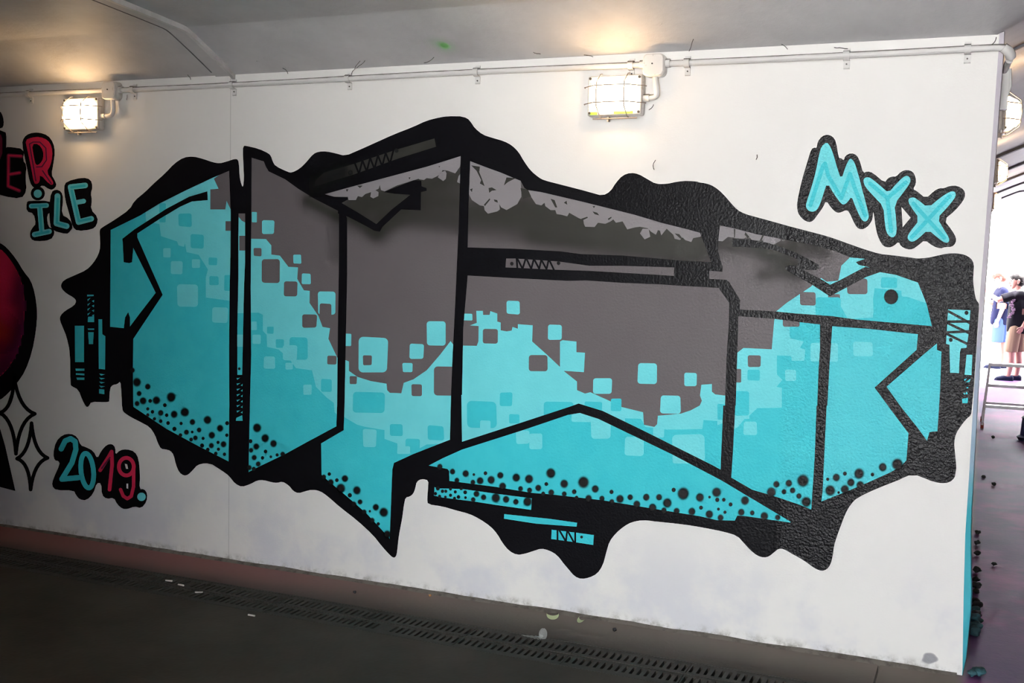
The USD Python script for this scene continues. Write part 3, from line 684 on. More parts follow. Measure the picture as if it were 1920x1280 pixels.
for k in ORDER:
    c = CELL[k]
    fat = c.buffer(2.2).intersection(SIL.buffer(-.5)).difference(unary_union([CELL[j] for j in ORDER if j != k]))
    pn = paint("letter_panel", fat, 1, M["midteal" if k in (9, 10) else "teal"], mural, NAMES[k])
    if k in PALE:
        paint("pale_patch", fat.intersection(PALE[k]), 2, M["pale"], pn, "paler turquoise field")
    g = fat.intersection(GREY)
    if not g.is_empty and g.area > 20:
        paint("grey_patch", g, 3, M["grey"], pn, "grey field")
    if k in SHADE:
        airbrush("sprayed_shade", fat.intersection(GREY), SHADE[k], 4, M["mistgrey"], pn, label="sprayed dark grey shading")
    for s in CRYSTAL.get(k, []):
        paint("crystal_band", pg(s).intersection(fat), 5, M["palegrey"], pn, "pale grey stone edge")
    for s in CRACK.get(k, []):
        paint("crack", pg(s).intersection(fat), 6, M["darkgrey"], pn)
    sqs = [(q[0], sq(*q[1:])) for q in SQ.get(k, []) if q[3] - q[1] > 2]
    for i, (m_, p) in enumerate(sqs):
        p = p.difference(unary_union([z[1] for z in sqs[i + 1:]])) if i + 1 < len(sqs) else p
        paint("square", p.intersection(fat), 4.5, M[m_], pn, {"teal": "turquoise square", "pale": "pale turquoise square", "grey": "grey square"}[m_])
    laid = []
    for x, y, r in dots(DOTS.get(k, "")):
        if all(math.hypot(x - a, y - b) > .9 * (r + c_) for a, b, c_ in laid):
            dot(x, y, r, pn, 9); laid.append((x, y, r))
paint("black_outline", INK, 8, M["black"], mural, "black outline and shadow of the letters")
for k, m_ in (("strip", "teal"), ("bar", "teal"), ("mark", "teal"), ("rail", "grey"), ("flag", "pale"), ("tab", "pale")):
    b = paint("accent_bar", BARS[k].buffer(1.0), 5, M[m_], mural)
    if k in ZIG:
        paint("zigzag", unary_union([stroke(s, 4.6 if k == "flag" else 3.2) for s in ZIG[k]]).intersection(SIL), 10, M["black"], b)
    for x, y, r in dots(DOTS.get(k, "")):
        dot(x, y, r, b, 10)
# dark grey lettering bar along the upper outline
ub = paint("accent_bar", pg("D 830,655 1050,590 1380,480 1660,398 1672,460 1400,545 1050,670 850,730 760,760 765,715"), 9, M["darkgrey"], mural, "dark grey bar in the upper outline")
airbrush("sprayed_shade", pg("X 580,280 720,280 720,370 580,370"), [((585, 350, 640, 322), 22, .8)], 9.5, M["mist"], ub)
zz = []
for i in range(5):
    x = 1062 + i * 58; y = 582 - i * 19
    zz += [stroke(f"D {x},{y} {x + 32},{y + 82}", 3.2), stroke(f"D {x + 32},{y + 80} {x + 58},{y - 18}", 3.2)]
paint("zigzag", unary_union(zz), 10, M["black"], ub)
for x, y, r in dots("D 1030,655,16 1375,490,16"):
    dot(x, y, r, ub, 10)
# small turquoise marks inside the outline
for s in ("B 562,682 632,682 632,955 565,955", "B 568,1003 635,1003 635,1020 570,1020", "B 570,1037 635,1040 635,1054 570,1050", "B 575,1070 635,1070 635,1088 580,1088", "B 655,448 705,448 705,460 655,462",
          "B 662,730 705,730 700,820 668,820", "B 660,702 708,702 708,713 662,713", "B 740,633 768,633 770,745 792,760 790,1010 742,1005", "B 662,615 708,610 708,655 660,655",
          "P 1345,350 1365,345 1362,362 1345,362", "P 1310,410 1332,405 1328,428", "P 1345,390 1360,420 1335,422", "P 1300,465 1360,455 1355,510 1305,510", "P 1320,268 1352,262 1325,290", "P 1385,265 1375,300 1335,300",
          "B 745,1155 785,1160 785,1195 745,1190", "X 443.5,783 454.5,778 455.5,788.5 442.5,788.5"):
    paint("accent_mark", pg(s), 9, M["teal"], mural)
for i in range(4):
    y = 470 + i * 36
    paint("accent_mark", pg(f"B 657,{y + 14} 682,{y + 2} 660,{y + 28}"), 9, M["teal"], mural)
    paint("accent_mark", pg(f"B 690,{y + 26} 708,{y + 18} 706,{y + 38}"), 9, M["teal"], mural)
for i in range(4):
    y = 1040 + i * 30
    paint("accent_mark", pg(f"B 745,{y} 790,{y + 6} 760,{y + 16}"), 9, M["teal"], mural)
for i in range(7):
    y = 707.5 + i * 10.2
    paint("accent_mark", pg(f"X 444,{y + 1} 451,{y} 445,{y + 4.5}"), 9, M["teal"], mural)
    if i:
        paint("accent_mark", pg(f"X 451.5,{y + 4.5} 455.5,{y + 1.5} 455,{y + 6}"), 9, M["teal"], mural)

# ------------------------------------------------------------------ painted words and signs left and right of the mural
w1 = thing("painted_word", "turquoise letters M, Y and X with thick black outline, above the mural's right end", "graffiti lettering")
BK = "Q 75,860 70,790 110,600 175,380 205,290 235,278 252,285 262,225 300,175 350,158 400,175 432,225 455,375 480,376 503,400 515,355 570,327 625,350 655,415 680,515 720,497 770,510 880,605 910,560 950,545 985,548 1030,500 1085,483 1140,500 1165,550 1170,610 1140,665 1175,678 1260,750 1340,675 1390,652 1425,655 1480,632 1550,630 1610,665 1625,715 1605,770 1530,860 1425,945 1500,1040 1540,1110 1535,1160 1500,1195 1440,1195 1395,1210 1330,1190 1250,1130 1190,1180 1140,1215 1090,1218 1030,1190 1010,1145 965,1185 920,1202 870,1190 830,1130 800,1040 775,850 768,940 735,995 690,1030 640,1030 605,990 550,865 520,855 480,875 440,882 390,840 340,765 310,830 260,900 220,955 180,968 130,945 90,900"
paint("black_backing", pg(BK, 1).difference(pg("Q 1035,825 1120,925 1045,1015")), 3, M["black"], w1, "black outline behind the letters")
for s, ins in (("Q 345,225 380,270 410,350 440,460 480,575 520,450 550,390 570,378 600,410 630,500 680,690 730,880 735,920 715,960 680,960 645,905 600,800 575,730 540,780 510,805 480,800 420,720 350,600 310,720 285,800 255,855 220,872 180,865 152,830 155,790 200,660 245,500 275,340 295,270", ["Q 195,810 310,450 330,425 360,540 480,745 560,520 600,640 700,905"]),
               ("Q 690,560 730,548 780,580 850,640 915,695 980,620 1050,550 1090,535 1118,560 1118,600 1070,670 970,800 985,930 993,1060 970,1105 930,1105 895,1060 880,970 868,820 770,720 700,640 682,590", ["Q 745,610 905,745 1075,600", "Q 905,745 940,1050"]),
               ("Q 1095,755 1130,735 1170,745 1280,835 1400,735 1480,685 1520,680 1540,705 1525,750 1450,840 1365,930 1430,1040 1475,1110 1475,1150 1440,1160 1380,1120 1280,1035 1190,1120 1140,1150 1105,1140 1087,1105 1110,1060 1205,940 1110,810", ["Q 1145,795 1430,1110", "Q 1480,725 1130,1105"])):
    lt = paint("letter", pg(s, 1), 4, M["pale"], w1)
    paint("inner_stroke", unary_union([stroke(i, 7.5) for i in ins]).intersection(pg(s).buffer(-2)), 5, M["teal"], lt)

w2 = thing("painted_word", "crimson letters with black outlines at the upper left edge, ending in E and R", "graffiti lettering")
paint("black_backing", unary_union([pg("A 180,390 220,360 290,352 360,375 400,430 412,500 400,590 385,670 410,710 425,750 400,780 370,780 320,745 290,770 255,770 225,730 200,600 165,440", 1), pg("A 40,470 60,460 185,478 170,560 200,600 190,690 200,790 160,850 20,830 -30,800 -30,540", 1), pg("A -120,330 40,338 50,400 40,560 0,600 -120,560", 1), pg("A -120,190 0,190 22,230 30,290 15,325 -120,335", 1)]), 3, M["black"], w2, "black outline behind the letters")
rl = paint("letter", pg("A 190,410 240,390 300,385 360,410 390,460 395,530 380,600 350,650 400,720 400,745 375,745 300,665 300,720 280,740 255,735 235,620 205,480", 1).difference(pg("A 240,440 290,440 325,490 325,550 300,590 270,600 255,540", 1)), 4, M["crimson"], w2)
paint("inner_stroke", stroke("A 270,715 222,440 250,425 300,425 345,470 350,560 315,610 275,612", 2.2), 5, M["plum"], rl)
paint("inner_stroke", stroke("A 320,640 385,735", 2.2), 5, M["plum"], rl)
el = paint("letter", unary_union([stroke("A 160,532 65,525 62,755 145,790", 7), stroke("A 68,668 148,655", 7)]), 4, M["darkcrimson"], w2)
paint("inner_stroke", unary_union([stroke("A 160,530 65,525 62,755 145,788", 3.4), stroke("A 68,668 148,655", 3.4)]), 5, M["crimson"], el)
paint("letter", pg("A -90,360 8,368 18,400 18,510 2,555 -90,540"), 4, M["darkcrimson"], w2)

w3 = thing("painted_word", "dull turquoise letters dotted I, L and E outlined in black, below the crimson letters", "graffiti lettering")
paint("black_backing", unary_union([Point(71, 362.5).buffer(13), pg("A 200,880 215,865 370,865 400,900 390,945 350,970 360,1060 400,1075 410,1110 380,1160 270,1170 230,1150 225,1100 250,1060 270,1040 255,960 200,945", 1), pg("A 385,800 420,780 460,795 475,850 460,970 520,1000 550,1060 520,1100 500,1115 400,1090 375,1050 370,900", 1), pg("A 480,760 500,720 620,690 680,705 695,760 680,810 690,860 680,930 735,990 725,1050 690,1080 580,1092 545,1060 520,960 490,860", 1)]), 3, M["black"], w3, "black outline behind the letters")
lI = paint("letter", unary_union([stroke("A 235,905 350,900", 9), stroke("A 298,905 315,1100", 10), stroke("A 260,1118 370,1095", 10)]), 4, M["pale"], w3)
paint("letter_dot", Point(71, 363).buffer(7.8), 4, M["pale"], w3)
paint("letter", stroke("A 432,830 425,1035 500,1055", 11), 4, M["pale"], w3)
paint("letter", unary_union([stroke("A 530,762 640,750", 10.5), stroke("A 530,762 590,1025 685,1000", 10.5), stroke("A 560,880 628,868", 9)]), 4, M["pale"], w3)
for s in ("A 240,905 345,900", "A 300,915 312,1095", "A 268,1117 365,1097", "A 434,850 427,1030 495,1052", "A 536,765 635,752", "A 540,790 592,1018 680,1000"):
    paint("inner_stroke", stroke(s, 4.6), 5, M["teal"], w3)

w4 = thing("painted_date", "date 2019 in turquoise and crimson digits outlined in black, low on the left", "graffiti lettering")
paint("black_backing", pg("C 400,520 420,430 470,380 530,370 580,395 605,460 640,470 700,500 730,560 760,500 800,455 840,447 865,475 865,530 900,495 950,487 1010,505 1040,560 1050,680 1045,790 1080,785 1105,820 1100,880 1060,930 1010,915 960,935 920,935 880,900 855,850 800,860 765,830 760,740 725,740 700,820 650,870 600,865 570,830 555,795 420,795 390,760 400,710 450,600 440,575 410,570", 1).difference(unary_union([pg("C 935,595 955,600 962,635 945,635"), pg("C 948,745 962,745 962,785 948,780")])), 3, M["black"], w4, "black outline behind the digits")
paint("digit", stroke("C 460,485 490,425 530,408 565,430 570,490 540,590 465,712 590,700", 10), 4, M["teal"], w4, "turquoise digit 2")
th = np.linspace(0, 2 * np.pi, 30)
paint("digit", LineString([((655 + 47 * math.cos(t) + 12 * math.sin(t)) / 4, 720 + (648 + 130 * math.sin(t)) / 4) for t in th]).buffer(4.6), 4, M["teal"], w4, "turquoise digit 0")
d1 = paint("digit", stroke("C 752,645 815,545 838,505 842,600 822,790", 7), 4, M["crimson"], w4, "crimson digit 1")
paint("inner_stroke", stroke("C 765,630 825,550", 3), 5, M["plum"], d1)
paint("digit", unary_union([LineString([((948 + 56 * math.cos(t)) / 4, 720 + (618 + 66 * math.sin(t)) / 4) for t in th]).buffer(3.6), stroke("C 1004,620 1002,770 985,840 955,858 925,838 905,790", 6.5)]), 4, M["crimson"], w4, "crimson digit 9")
paint("full_stop", Point(265.5, 931).buffer(8), 4, M["pale"], w4, "turquoise full stop")

ball = thing("painted_ball", "large crimson ball with a thick black rim, cut by the left edge of the view", "mural")
BO = pg("B -420,-60 -200,-10 0,60 50,95 120,180 180,280 230,340 262,440 280,580 270,720 240,880 190,1020 130,1110 60,1190 0,1240 -200,1320 -420,1350", 1)
BI = pg("B -420,-20 -200,30 0,100 60,160 120,250 160,340 185,460 185,600 175,720 140,860 80,980 0,1070 -200,1180 -420,1220", 1)
paint("black_rim", BO, 3, M["black"], ball)
bf = paint("fill", BI, 4, M["crimson"], ball)
airbrush("sprayed_shade", BI, [((52, 500, 46, 640), 24, .85), ((40, 640, -10, 720), 48, .9), ((30, 560, 44, 520), 22, .5)], 5, M["mistplum"], bf, label="sprayed plum shading")
airbrush("sprayed_glow", BI, [((-10, 610, 4, 625), 22, .6)], 6, M["mistorange"], bf, label="sprayed orange glow")
paint("black_tail", unary_union([pg("C -200,250 0,330 40,470 115,800 0,770 -200,730"), stroke("B 108,1130 60,1280 ", 4.5)]), 3, M["black"], ball)

for s, lab in ((((105, -60), (262, 222), (120, 522), (0, 215)), "larger black outlined sparkle under the crimson ball"), (((237, 292), (357, 553), (230, 790), (128, 558)), "smaller black outlined sparkle left of the painted date")):
    sp = thing("painted_sparkle", lab, "graffiti star")
    c = np.mean(s, 0); line = []
    for i in range(4):
        a, b = np.array(s[i]), np.array(s[(i + 1) % 4])
        q = c + ((a + b) / 2 - c) * .30
        for t in np.linspace(0, 1, 9):
            p = (1 - t) ** 2 * a + 2 * t * (1 - t) * q + t * t * b
            line.append((p[0] / 4, 720 + p[1] / 4))
    paint("star_outline", LineString(line).buffer(3.3, 4), 3, M["black"], sp)
# loose paint marks
def blot(name, cx, cy, rx, ry, m, label, cover=1.0):
    n = 24; a = np.arange(n) * 2 * np.pi / n; p, c, f = [(cx, cy)], [cover], []
    rs = np.random.RandomState(int(cx)); wob = 1 + .08 * np.sin(3 * a + rs.uniform(0, 6)) + .05 * np.sin(5 * a + rs.uniform(0, 6))
    for s, al in ((.55, 1), (.85, .85), (1.0, .45), (1.15, 0)):
        p += list(zip(cx + rx * s * wob * np.cos(a), cy + ry * s * wob * np.sin(a))); c += [al * cover] * n
    for j in range(n):
        k = (j + 1) % n; f.append([0, 1 + k, 1 + j])
        for q in range(3):
            o, o2 = 1 + q * n, 1 + (q + 1) * n
            f += [[o + j, o2 + k, o2 + j], [o + j, o + k, o2 + k]]
    pr = soft(name, p, f, c, 3, m, None)
    tag(pr, label, "paint mark")


blot("paint_smudge", 1743, 1234, 14, 10, M["mistwhite"], "small grey smudge low on the white wall near its right corner", .75)

# ------------------------------------------------------------------ services on the wall
M["pvc"] = usdkit.material(stage, L + "painted_conduit", {           # white paint, dust lying on the upper side
    "g": ("geometry", {}), "s": ("separate_xyz", {}), "n": ("noise_texture", {"scale": 16.0, "detail": 5.0}),
    "a": ("math", {"math_type": "multiply_add", "value2": 0.7, "value3": -0.35}), "h": ("math", {"math_type": "add"}),
    "k": ("map_range", {"range_type": "smoothstep", "from_min": 0.45, "from_max": 0.85}),
    "c": ("mix", {"color1": (0.68, 0.67, 0.65), "color2": (0.13, 0.12, 0.105)}), "p": ("principled_bsdf", {"roughness": 0.45, "specular_ior_level": 0.4})},
    [("g.normal", "s.vector"), ("g.position", "n.vector"), ("n.fac", "a.value1"), ("s.z", "h.value1"), ("a.value", "h.value2"), ("h.value", "k.value"), ("k.result", "c.fac"), ("c.color", "p.base_color")], surface="p.BSDF")
M["boxpvc"] = mat("junction_box_plastic", (0.70, 0.68, 0.65), 0.4, 0.5, noise=(40, (0.45, 0.42, 0.38), .62, .75))
M["housing"] = mat("lamp_housing", (0.60, 0.585, 0.56), 0.4, 0.5, noise=(30, (0.30, 0.27, 0.24), .60, .75))
M["wire"] = mat("guard_wire", (0.36, 0.31, 0.27), 0.45, 0.5, metal=0.3)
M["screw"] = mat("screw", (0.09, 0.085, 0.08), 0.4, 0.5, metal=0.6)
M["lamp"] = usdkit.material(stage, L + "lit_lamp_glass", {"e": ("emission", {"color": LAMP_COLOUR, "strength": LAMP_STRENGTH}), "d": ("principled_bsdf", {"base_color": (0.8, 0.78, 0.72), "roughness": 0.25}), "a": ("add_closure", {})},
                            [("e.emission", "a.closure1"), ("d.BSDF", "a.closure2")], surface="a.closure")
M["web"] = mat("cobweb_dust", (0.10, 0.095, 0.09), 0.9, 0.1)
M["limegreen"] = mat("green_overspray", (0.28, 0.62, 0.06), 0.5, 0.3)

CZ, CY, CR = 2.465, -.020, .0135
xa = np.linspace(-12, -.012, 200)
line = [(x, CY, CZ + .003 * math.sin(x * 2.1)) for x in xa]
bend = [(.020 + .030 * math.sin(t), CY + .030 * (1 - math.cos(t)) * 1.0, CZ - .02 * t) for t in np.linspace(.1, math.pi / 2, 8)]
after = [(.050 - .036 * s, .012 + .30 * s, CZ - .035 - .045 * s) for s in np.linspace(.1, 1, 6)] + [(.014, y, CZ - .08) for y in np.linspace(.5, 12.0, 20)]
cd = thing("conduit", "white painted cable conduit running along the top of the mural wall to its corner", "conduit")
obj("pipe", tube(line + bend[:-1], CR, 12), M["pvc"], cd, smooth=40)
cd2 = thing("conduit", "conduit running away along the side passage wall behind the corner", "conduit")
obj("pipe", tube(after, CR, 12), M["pvc"], cd2, smooth=40)
elb = tube(bend, CR * 1.45, 12)
obj("elbow", elb, M["pvc"], cd, smooth=40)


def clip_mesh():
    a = np.linspace(0, np.pi, 10)
    prof = [(-.020 - .018 * math.sin(t), .017 * math.cos(t)) for t in a]
    out = [(-.020 - .0205 * math.sin(t), .0195 * math.cos(t)) for t in a]
    loop = [(0, .019)] + out + [(0, -.052), (-.004, -.052), (-.004, -.018)] + []
    p = Polygon([(-.001, .030), (-.006, .030), (-.006, .020)] + out + [(-.006, -.020), (-.006, -.048), (-.001, -.052), (-.001, -.018)] + prof[::-1] + [(-.001, .018)]).buffer(0)
    m = extrude(p, .024)
    T = np.array([[0, 0, 1, -.012], [1, 0, 0, 0], [0, 1, 0, 0], [0, 0, 0, 1.0]])
    m.apply_transform(T)
    return m


CL = clip_mesh()
for x in (-4.195, -3.553, -2.873, -2.190, -1.452, -1.205, -.553, -.103, -4.93, -5.6):
    c = CL.copy(); c.apply_translation([x, 0, CZ + .003 * math.sin(x * 2.1)])
    cc = obj("clip", c, M["pvc"], cd)
    s = trimesh.creation.cylinder(.0032, .003, sections=10); s.apply_transform(trimesh.transformations.rotation_matrix(np.pi / 2, [1, 0, 0])); s.apply_translation([x, -.0075, CZ - .035])
    obj("screw", s, M["screw"], cc)
# a larger saddle on the side wall just behind the corner
sd = bx(.0, .05, .16, .20, CZ - .21, CZ - .05); sd2 = tube([(.05, .18, CZ - .05), (.055, .18, CZ - .12), (.03, .18, CZ - .20)], .008, 8)
obj("saddle", cat(sd, sd2), M["pvc"], cd2, label="bracket behind the corner")


def junction_box(px, py, label):
    X, Z = on_wall(px, py)
    t = thing("junction_box", label, "junction box", loc=(X, 0, Z))

    def plate(w, r, y0, y1, ch):
        p = box(-w / 2 + r, -w / 2 + r, w / 2 - r, w / 2 - r).buffer(r, 8)
        mm = [m3.CrossSection([np.array(q.exterior.coords)[:-1][::-1].tolist()]) for q in (p, p.buffer(-ch))]
        return tri(m3.Manifold.batch_hull([mm[0].extrude(y1 - y0 - ch), mm[1].extrude(y1 - y0)]).rotate([90, 0, 0]).translate([0, -y0, 0]))
    body = plate(.096, .024, .002, .046, .004)
    obj("body", body, M["boxpvc"], t, smooth=40)
    lid = plate(.092, .022, .0462, .058, .004)
    obj("lid", lid, M["boxpvc"], t, smooth=40)
    s = trimesh.creation.cylinder(.0035, .004, sections=12); s.apply_transform(trimesh.transformations.rotation_matrix(np.pi / 2, [1, 0, 0])); s.apply_translation([-.003, -.0585, .004])
    obj("screw", s, M["screw"], t)
    for sx in (-1, 1):
        g = trimesh.creation.cylinder(.0185, .022, sections=16); g.apply_transform(trimesh.transformations.rotation_matrix(np.pi / 2, [0, 1, 0])); g.apply_translation([sx * .055, -.022, CZ - Z])
        obj("gland", g, M["pvc"], t, smooth=40)
    return X, Z


def lamp(loc, rz, label, green=False, feed=None):
    t = thing("bulkhead_lamp", label, "lamp", "caged bulkhead lamps along the underpass walls", loc, rz)
    W, H = .250, .176
    back = tri(rbox(W, .040, H, .012)); back.apply_translation([0, -.022, 0])
    hs = obj("housing", back, M["housing"], t, smooth=40)
    rim = tri(rbox(W - .006, .014, H - .006, .006)); rim.apply_translation([0, -.046, 0])
    obj("rim", rim, M["housing"], t, smooth=40)
    for sx in (-1, 1):
        for sz in (-1, 1):
            s = trimesh.creation.cylinder(.0055, .006, sections=12); s.apply_transform(trimesh.transformations.rotation_matrix(np.pi / 2, [1, 0, 0])); s.apply_translation([sx * (W / 2 - .014), -.054, sz * (H / 2 - .014)])
            obj("screw", s, M["screw"], hs)
    q = m3.Manifold.sphere(.030, 24)
    pr = [q.translate([a * (W / 2 - .052), -.055, c * (H / 2 - .048)]) for a in (-1, 1) for c in (-1, 1)] + [q.translate([a * (W / 2 - .068), -.082, c * (H / 2 - .060)]) for a in (-1, 1) for c in (-1, 1)]
    obj("diffuser", tri(m3.Manifold.batch_hull(pr)), M["lamp"], t, smooth=50, label="glowing glass bowl")
    for z in (.036, -.036):
        w = tube([(-W / 2 - .014, -.040, z), (-W / 2 - .010, -.060, z), (-.075, -.112, z), (0, -.118, z), (.075, -.112, z), (W / 2 + .004, -.058, z), (W / 2 + .014, -.040, z)], .0022, 6)
        obj("guard_wire", w, M["wire"], t, smooth=60)
    for x in (-.062, .062):
        w = tube([(x, -.040, H / 2 + .006), (x, -.062, H / 2 + .002), (x, -.112, .052), (x, -.118, 0), (x, -.112, -.052), (x, -.062, -H / 2 - .002), (x, -.040, -H / 2 - .006)], .0022, 6)
        obj("guard_wire", w, M["wire"], t, smooth=60)
    fo = tube([(-.10, -.040, -H / 2 - .010), (.10, -.040, -H / 2 - .010)], .003, 6)
    obj("hinge", cat(fo, bx(-.035, -.028, -.04, -.02, -H / 2 - .022, -H / 2)), M["wire"], t)
    if green:
        obj("paint_spot", cat(bx(-.11, -.075, -.0545, -.0525, -H / 2 + .006, -H / 2 + .018), bx(.0, .085, -.0545, -.0525, -H / 2 + .008, -H / 2 + .020), bx(.030, .070, -.0547, -.0525, -H / 2 + .010, -H / 2 + .026)), M["limegreen"], t, label="green overspray on the lower rim")
    if feed:
        (bx_, bz_) = feed
        x0, z0 = bx_ - loc[0], bz_ - loc[2] - .05
        p0, p1, p2, p3 = np.array([x0 + .002, -.024, z0 + .004]), np.array([x0 + .012, -.024, z0 - .085]), np.array([W / 2 + .075, -.024, -.012]), np.array([W / 2 - .002, -.024, -.012])
        cur = [(1 - s) ** 3 * p0 + 3 * s * (1 - s) ** 2 * p1 + 3 * s * s * (1 - s) * p2 + s ** 3 * p3 for s in np.linspace(0, 1, 16)]
        obj("feed_conduit", tube(cur, .0125, 12), M["pvc"], t, smooth=50)
        g = tube([p3 + [.0, 0, 0], p3 + [.026, 0, 0]], .0165, 14); obj("gland", g, M["pvc"], t, smooth=40)
    return t


j1 = junction_box(217, 172, "square white junction box beside the left lamp, on the conduit")
j2 = junction_box(1231, 125, "square white junction box right of the middle lamp, on the conduit")


def lamp_at(px, py):
    r = ray(px, py); t = (-.06 - EYE[1]) / r[1]
    return EYE[0] + t * r[0], EYE[2] + t * r[2]


la, lb = lamp_at(149, 213), lamp_at(1151, 178)
lamp((la[0], 0, la[1]), 0, "caged bulkhead lamp glowing on the mural wall above the crimson letters", feed=j1)
lamp((lb[0], 0, lb[1]), 0, "caged bulkhead lamp with green overspray glowing above the middle of the mural", green=True, feed=j2)
for y, z, lab in ((.90, 2.33, "nearest caged lamp on the side passage wall, just past the corner"), (4.2, 2.33, "second caged lamp on the side passage wall past the corner"), (8.0, 2.33, "farthest caged lamp on the side passage wall, lost in the glare")):
    lamp((0.0, y, z), 90, lab)

# cobwebs and dust strings under the conduit and ceiling
rs = np.random.RandomState(5)
web = []
for px, py, a, l in ((660, 140, -60, 30), (668, 128, -50, 22), (1590, 92, 200, 26), (1292, 96, -55, 24), (795, 118, -15, 22), (1420, 290, 110, 10), (240, 178, 120, 10), (352, 140, 60, 12), (530, 128, 30, 16), (1465, 83, 20, 16), (1230, 300, 110, 20), (1226, 196, 115, 14), (1868, 70, 95, 24), (1876, 88, 40, 20), (1000, 98, 50, 14), (1095, 103, 10, 18)):
    q = [(px, py)]
    for i in range(5):
        a += rs.uniform(-22, 22); q.append((q[-1][0] + l / 5 * math.cos(math.radians(a)), q[-1][1] + l / 5 * math.sin(math.radians(a))))
    p3 = []
    for x, y in q:
        X, Z = on_wall(x, y)
        Y = -.006
        if Z > H0 - .004:                                    # on the sloping ceiling instead
            r = ray(x, y); t = 4.0
            for _ in range(30):
                pnt = EYE + t * r / r[1] * 1.0
                hgt = ceil_h(max(-pnt[1], 0)); t -= (pnt[2] - hgt + .004) / (r[2] / r[1])
            pnt = EYE + t * r / r[1]; X, Y, Z = pnt
        p3.append((X, Y, Z))
    web.append(tube(p3, .0014, 4))
obj("cobweb", cat(*web), M["web"], None, label="dusty cobweb threads along the top of the wall and the ceiling edge", cat="cobweb", kind="stuff")


def on_ceiling(px, py):
    r = ray(px, py); r = r / r[1]; t = 4.0
    for _ in range(40):
        p = EYE + t * r
        t -= (p[2] - ceil_h(max(-p[1], 0)) + .003) / (r[2])
    return EYE + t * r


n = 20; a = np.arange(n) * 2 * np.pi / n
P3, cov, f = [on_ceiling(834, 85)], [1.0], []
for s, al in ((.30, .95), (.5, .55), (.75, .20), (1.2, .07), (1.8, 0)):
    P3 += [on_ceiling(834 + 22 * s * math.cos(t) - 3 * s, 85 + 11 * s * math.sin(t) + 5 * s * math.cos(t)) for t in a]; cov += [al] * n
for j in range(n):
    k2 = (j + 1) % n; f.append([0, 1 + k2, 1 + j])
    for q in range(4):
        o, o2 = 1 + q * n, 1 + (q + 1) * n; f += [[o + j, o2 + k2, o2 + j], [o + j, o + k2, o2 + k2]]
me = usdkit.mesh(stage, numbered("/World", "paint_smudge"), (np.array(P3), np.array(f)), M["mistgreen"])
UsdGeom.PrimvarsAPI(me).CreatePrimvar("cover", Sdf.ValueTypeNames.FloatArray, "vertex").Set(Vt.FloatArray.FromNumpy(np.array(cov, np.float32)))
tag(me, "bright green spray spot on the grey ceiling above the mural", "paint mark")

# ------------------------------------------------------------------ drain grate: slotted iron panels laid end to end
PITCH, SLOTW = .0300, .0125
gr = thing("drain_grate", "long slotted iron drain grate set in the floor parallel to the mural wall", "drain grate")
NP = 16; PL = PITCH * NP
k = 0
x = -.05
while x > -6.6:
    x1 = x - PL
    p = box(x1 + .0015, DR0 + .004, x - .0015, DR1 - .004)
    holes = []
    for i in range(NP):
        c = x - PITCH * (i + .5)
        for y0, y1 in ((DR0 + .042, DR0 + .116), (DR1 - .112, DR1 - .036)):
            if y0 < -.5 and k == 4 and i in (11, 12):
                continue
            holes.append(box(c - SLOTW / 2, y0, c + SLOTW / 2, y1).buffer(-.003).buffer(.003, 2))
    m = extrude(p.difference(unary_union(holes)), .018); m.apply_translation([0, 0, -.0195])
    obj("grate_panel", m, M["iron"], gr)
    x = x1; k += 1
for y0, y1 in ((DR0 - .002, DR0 + .006), (DR1 - .006, DR1 + .002), ((DR0 + DR1) / 2 - .003, (DR0 + DR1) / 2 + .003)):
    obj("frame_bar", bx(-8.9, -.04, y0, y1, -.02, .0012), M["iron"], gr)

# ------------------------------------------------------------------ litter
M["paper"] = mat("cigarette_paper", (0.72, 0.68, 0.62), 0.8, 0.2)
M["filter"] = mat("cigarette_filter", (0.55, 0.30, 0.12), 0.8, 0.2)
M["leaf"] = usdkit.material(stage, L + "pale_leaf", {"p": ("principled_bsdf", {"base_color": (0.50, 0.58, 0.34), "roughness": 0.6}), "t": ("translucent_bsdf", {"color": (0.45, 0.55, 0.25)}), "m": ("mix_closure", {"fac": 0.25})}, [("p.BSDF", "m.closure1"), ("t.BSDF", "m.closure2")], surface="m.closure")
M["film"] = usdkit.material(stage, L + "clear_plastic", {"t": ("transparent_bsdf", {"color": (.95, .95, .95)}), "g": ("principled_bsdf", {"base_color": (0.62, 0.63, 0.62), "roughness": 0.25}), "m": ("mix_closure", {"fac": 0.38})}, [("t.BSDF", "m.closure1"), ("g.BSDF", "m.closure2")], surface="m.closure")
M["stone"] = mat("dark_stone", (0.022, 0.022, 0.026), 0.8, 0.3, noise=(30, (0.05, 0.05, 0.055), .4, .7))
M["tealstone"] = mat("paint_stained_rubble", (0.03, 0.07, 0.08), 0.8, 0.3, noise=(18, (0.06, 0.20, 0.24), .45, .7))

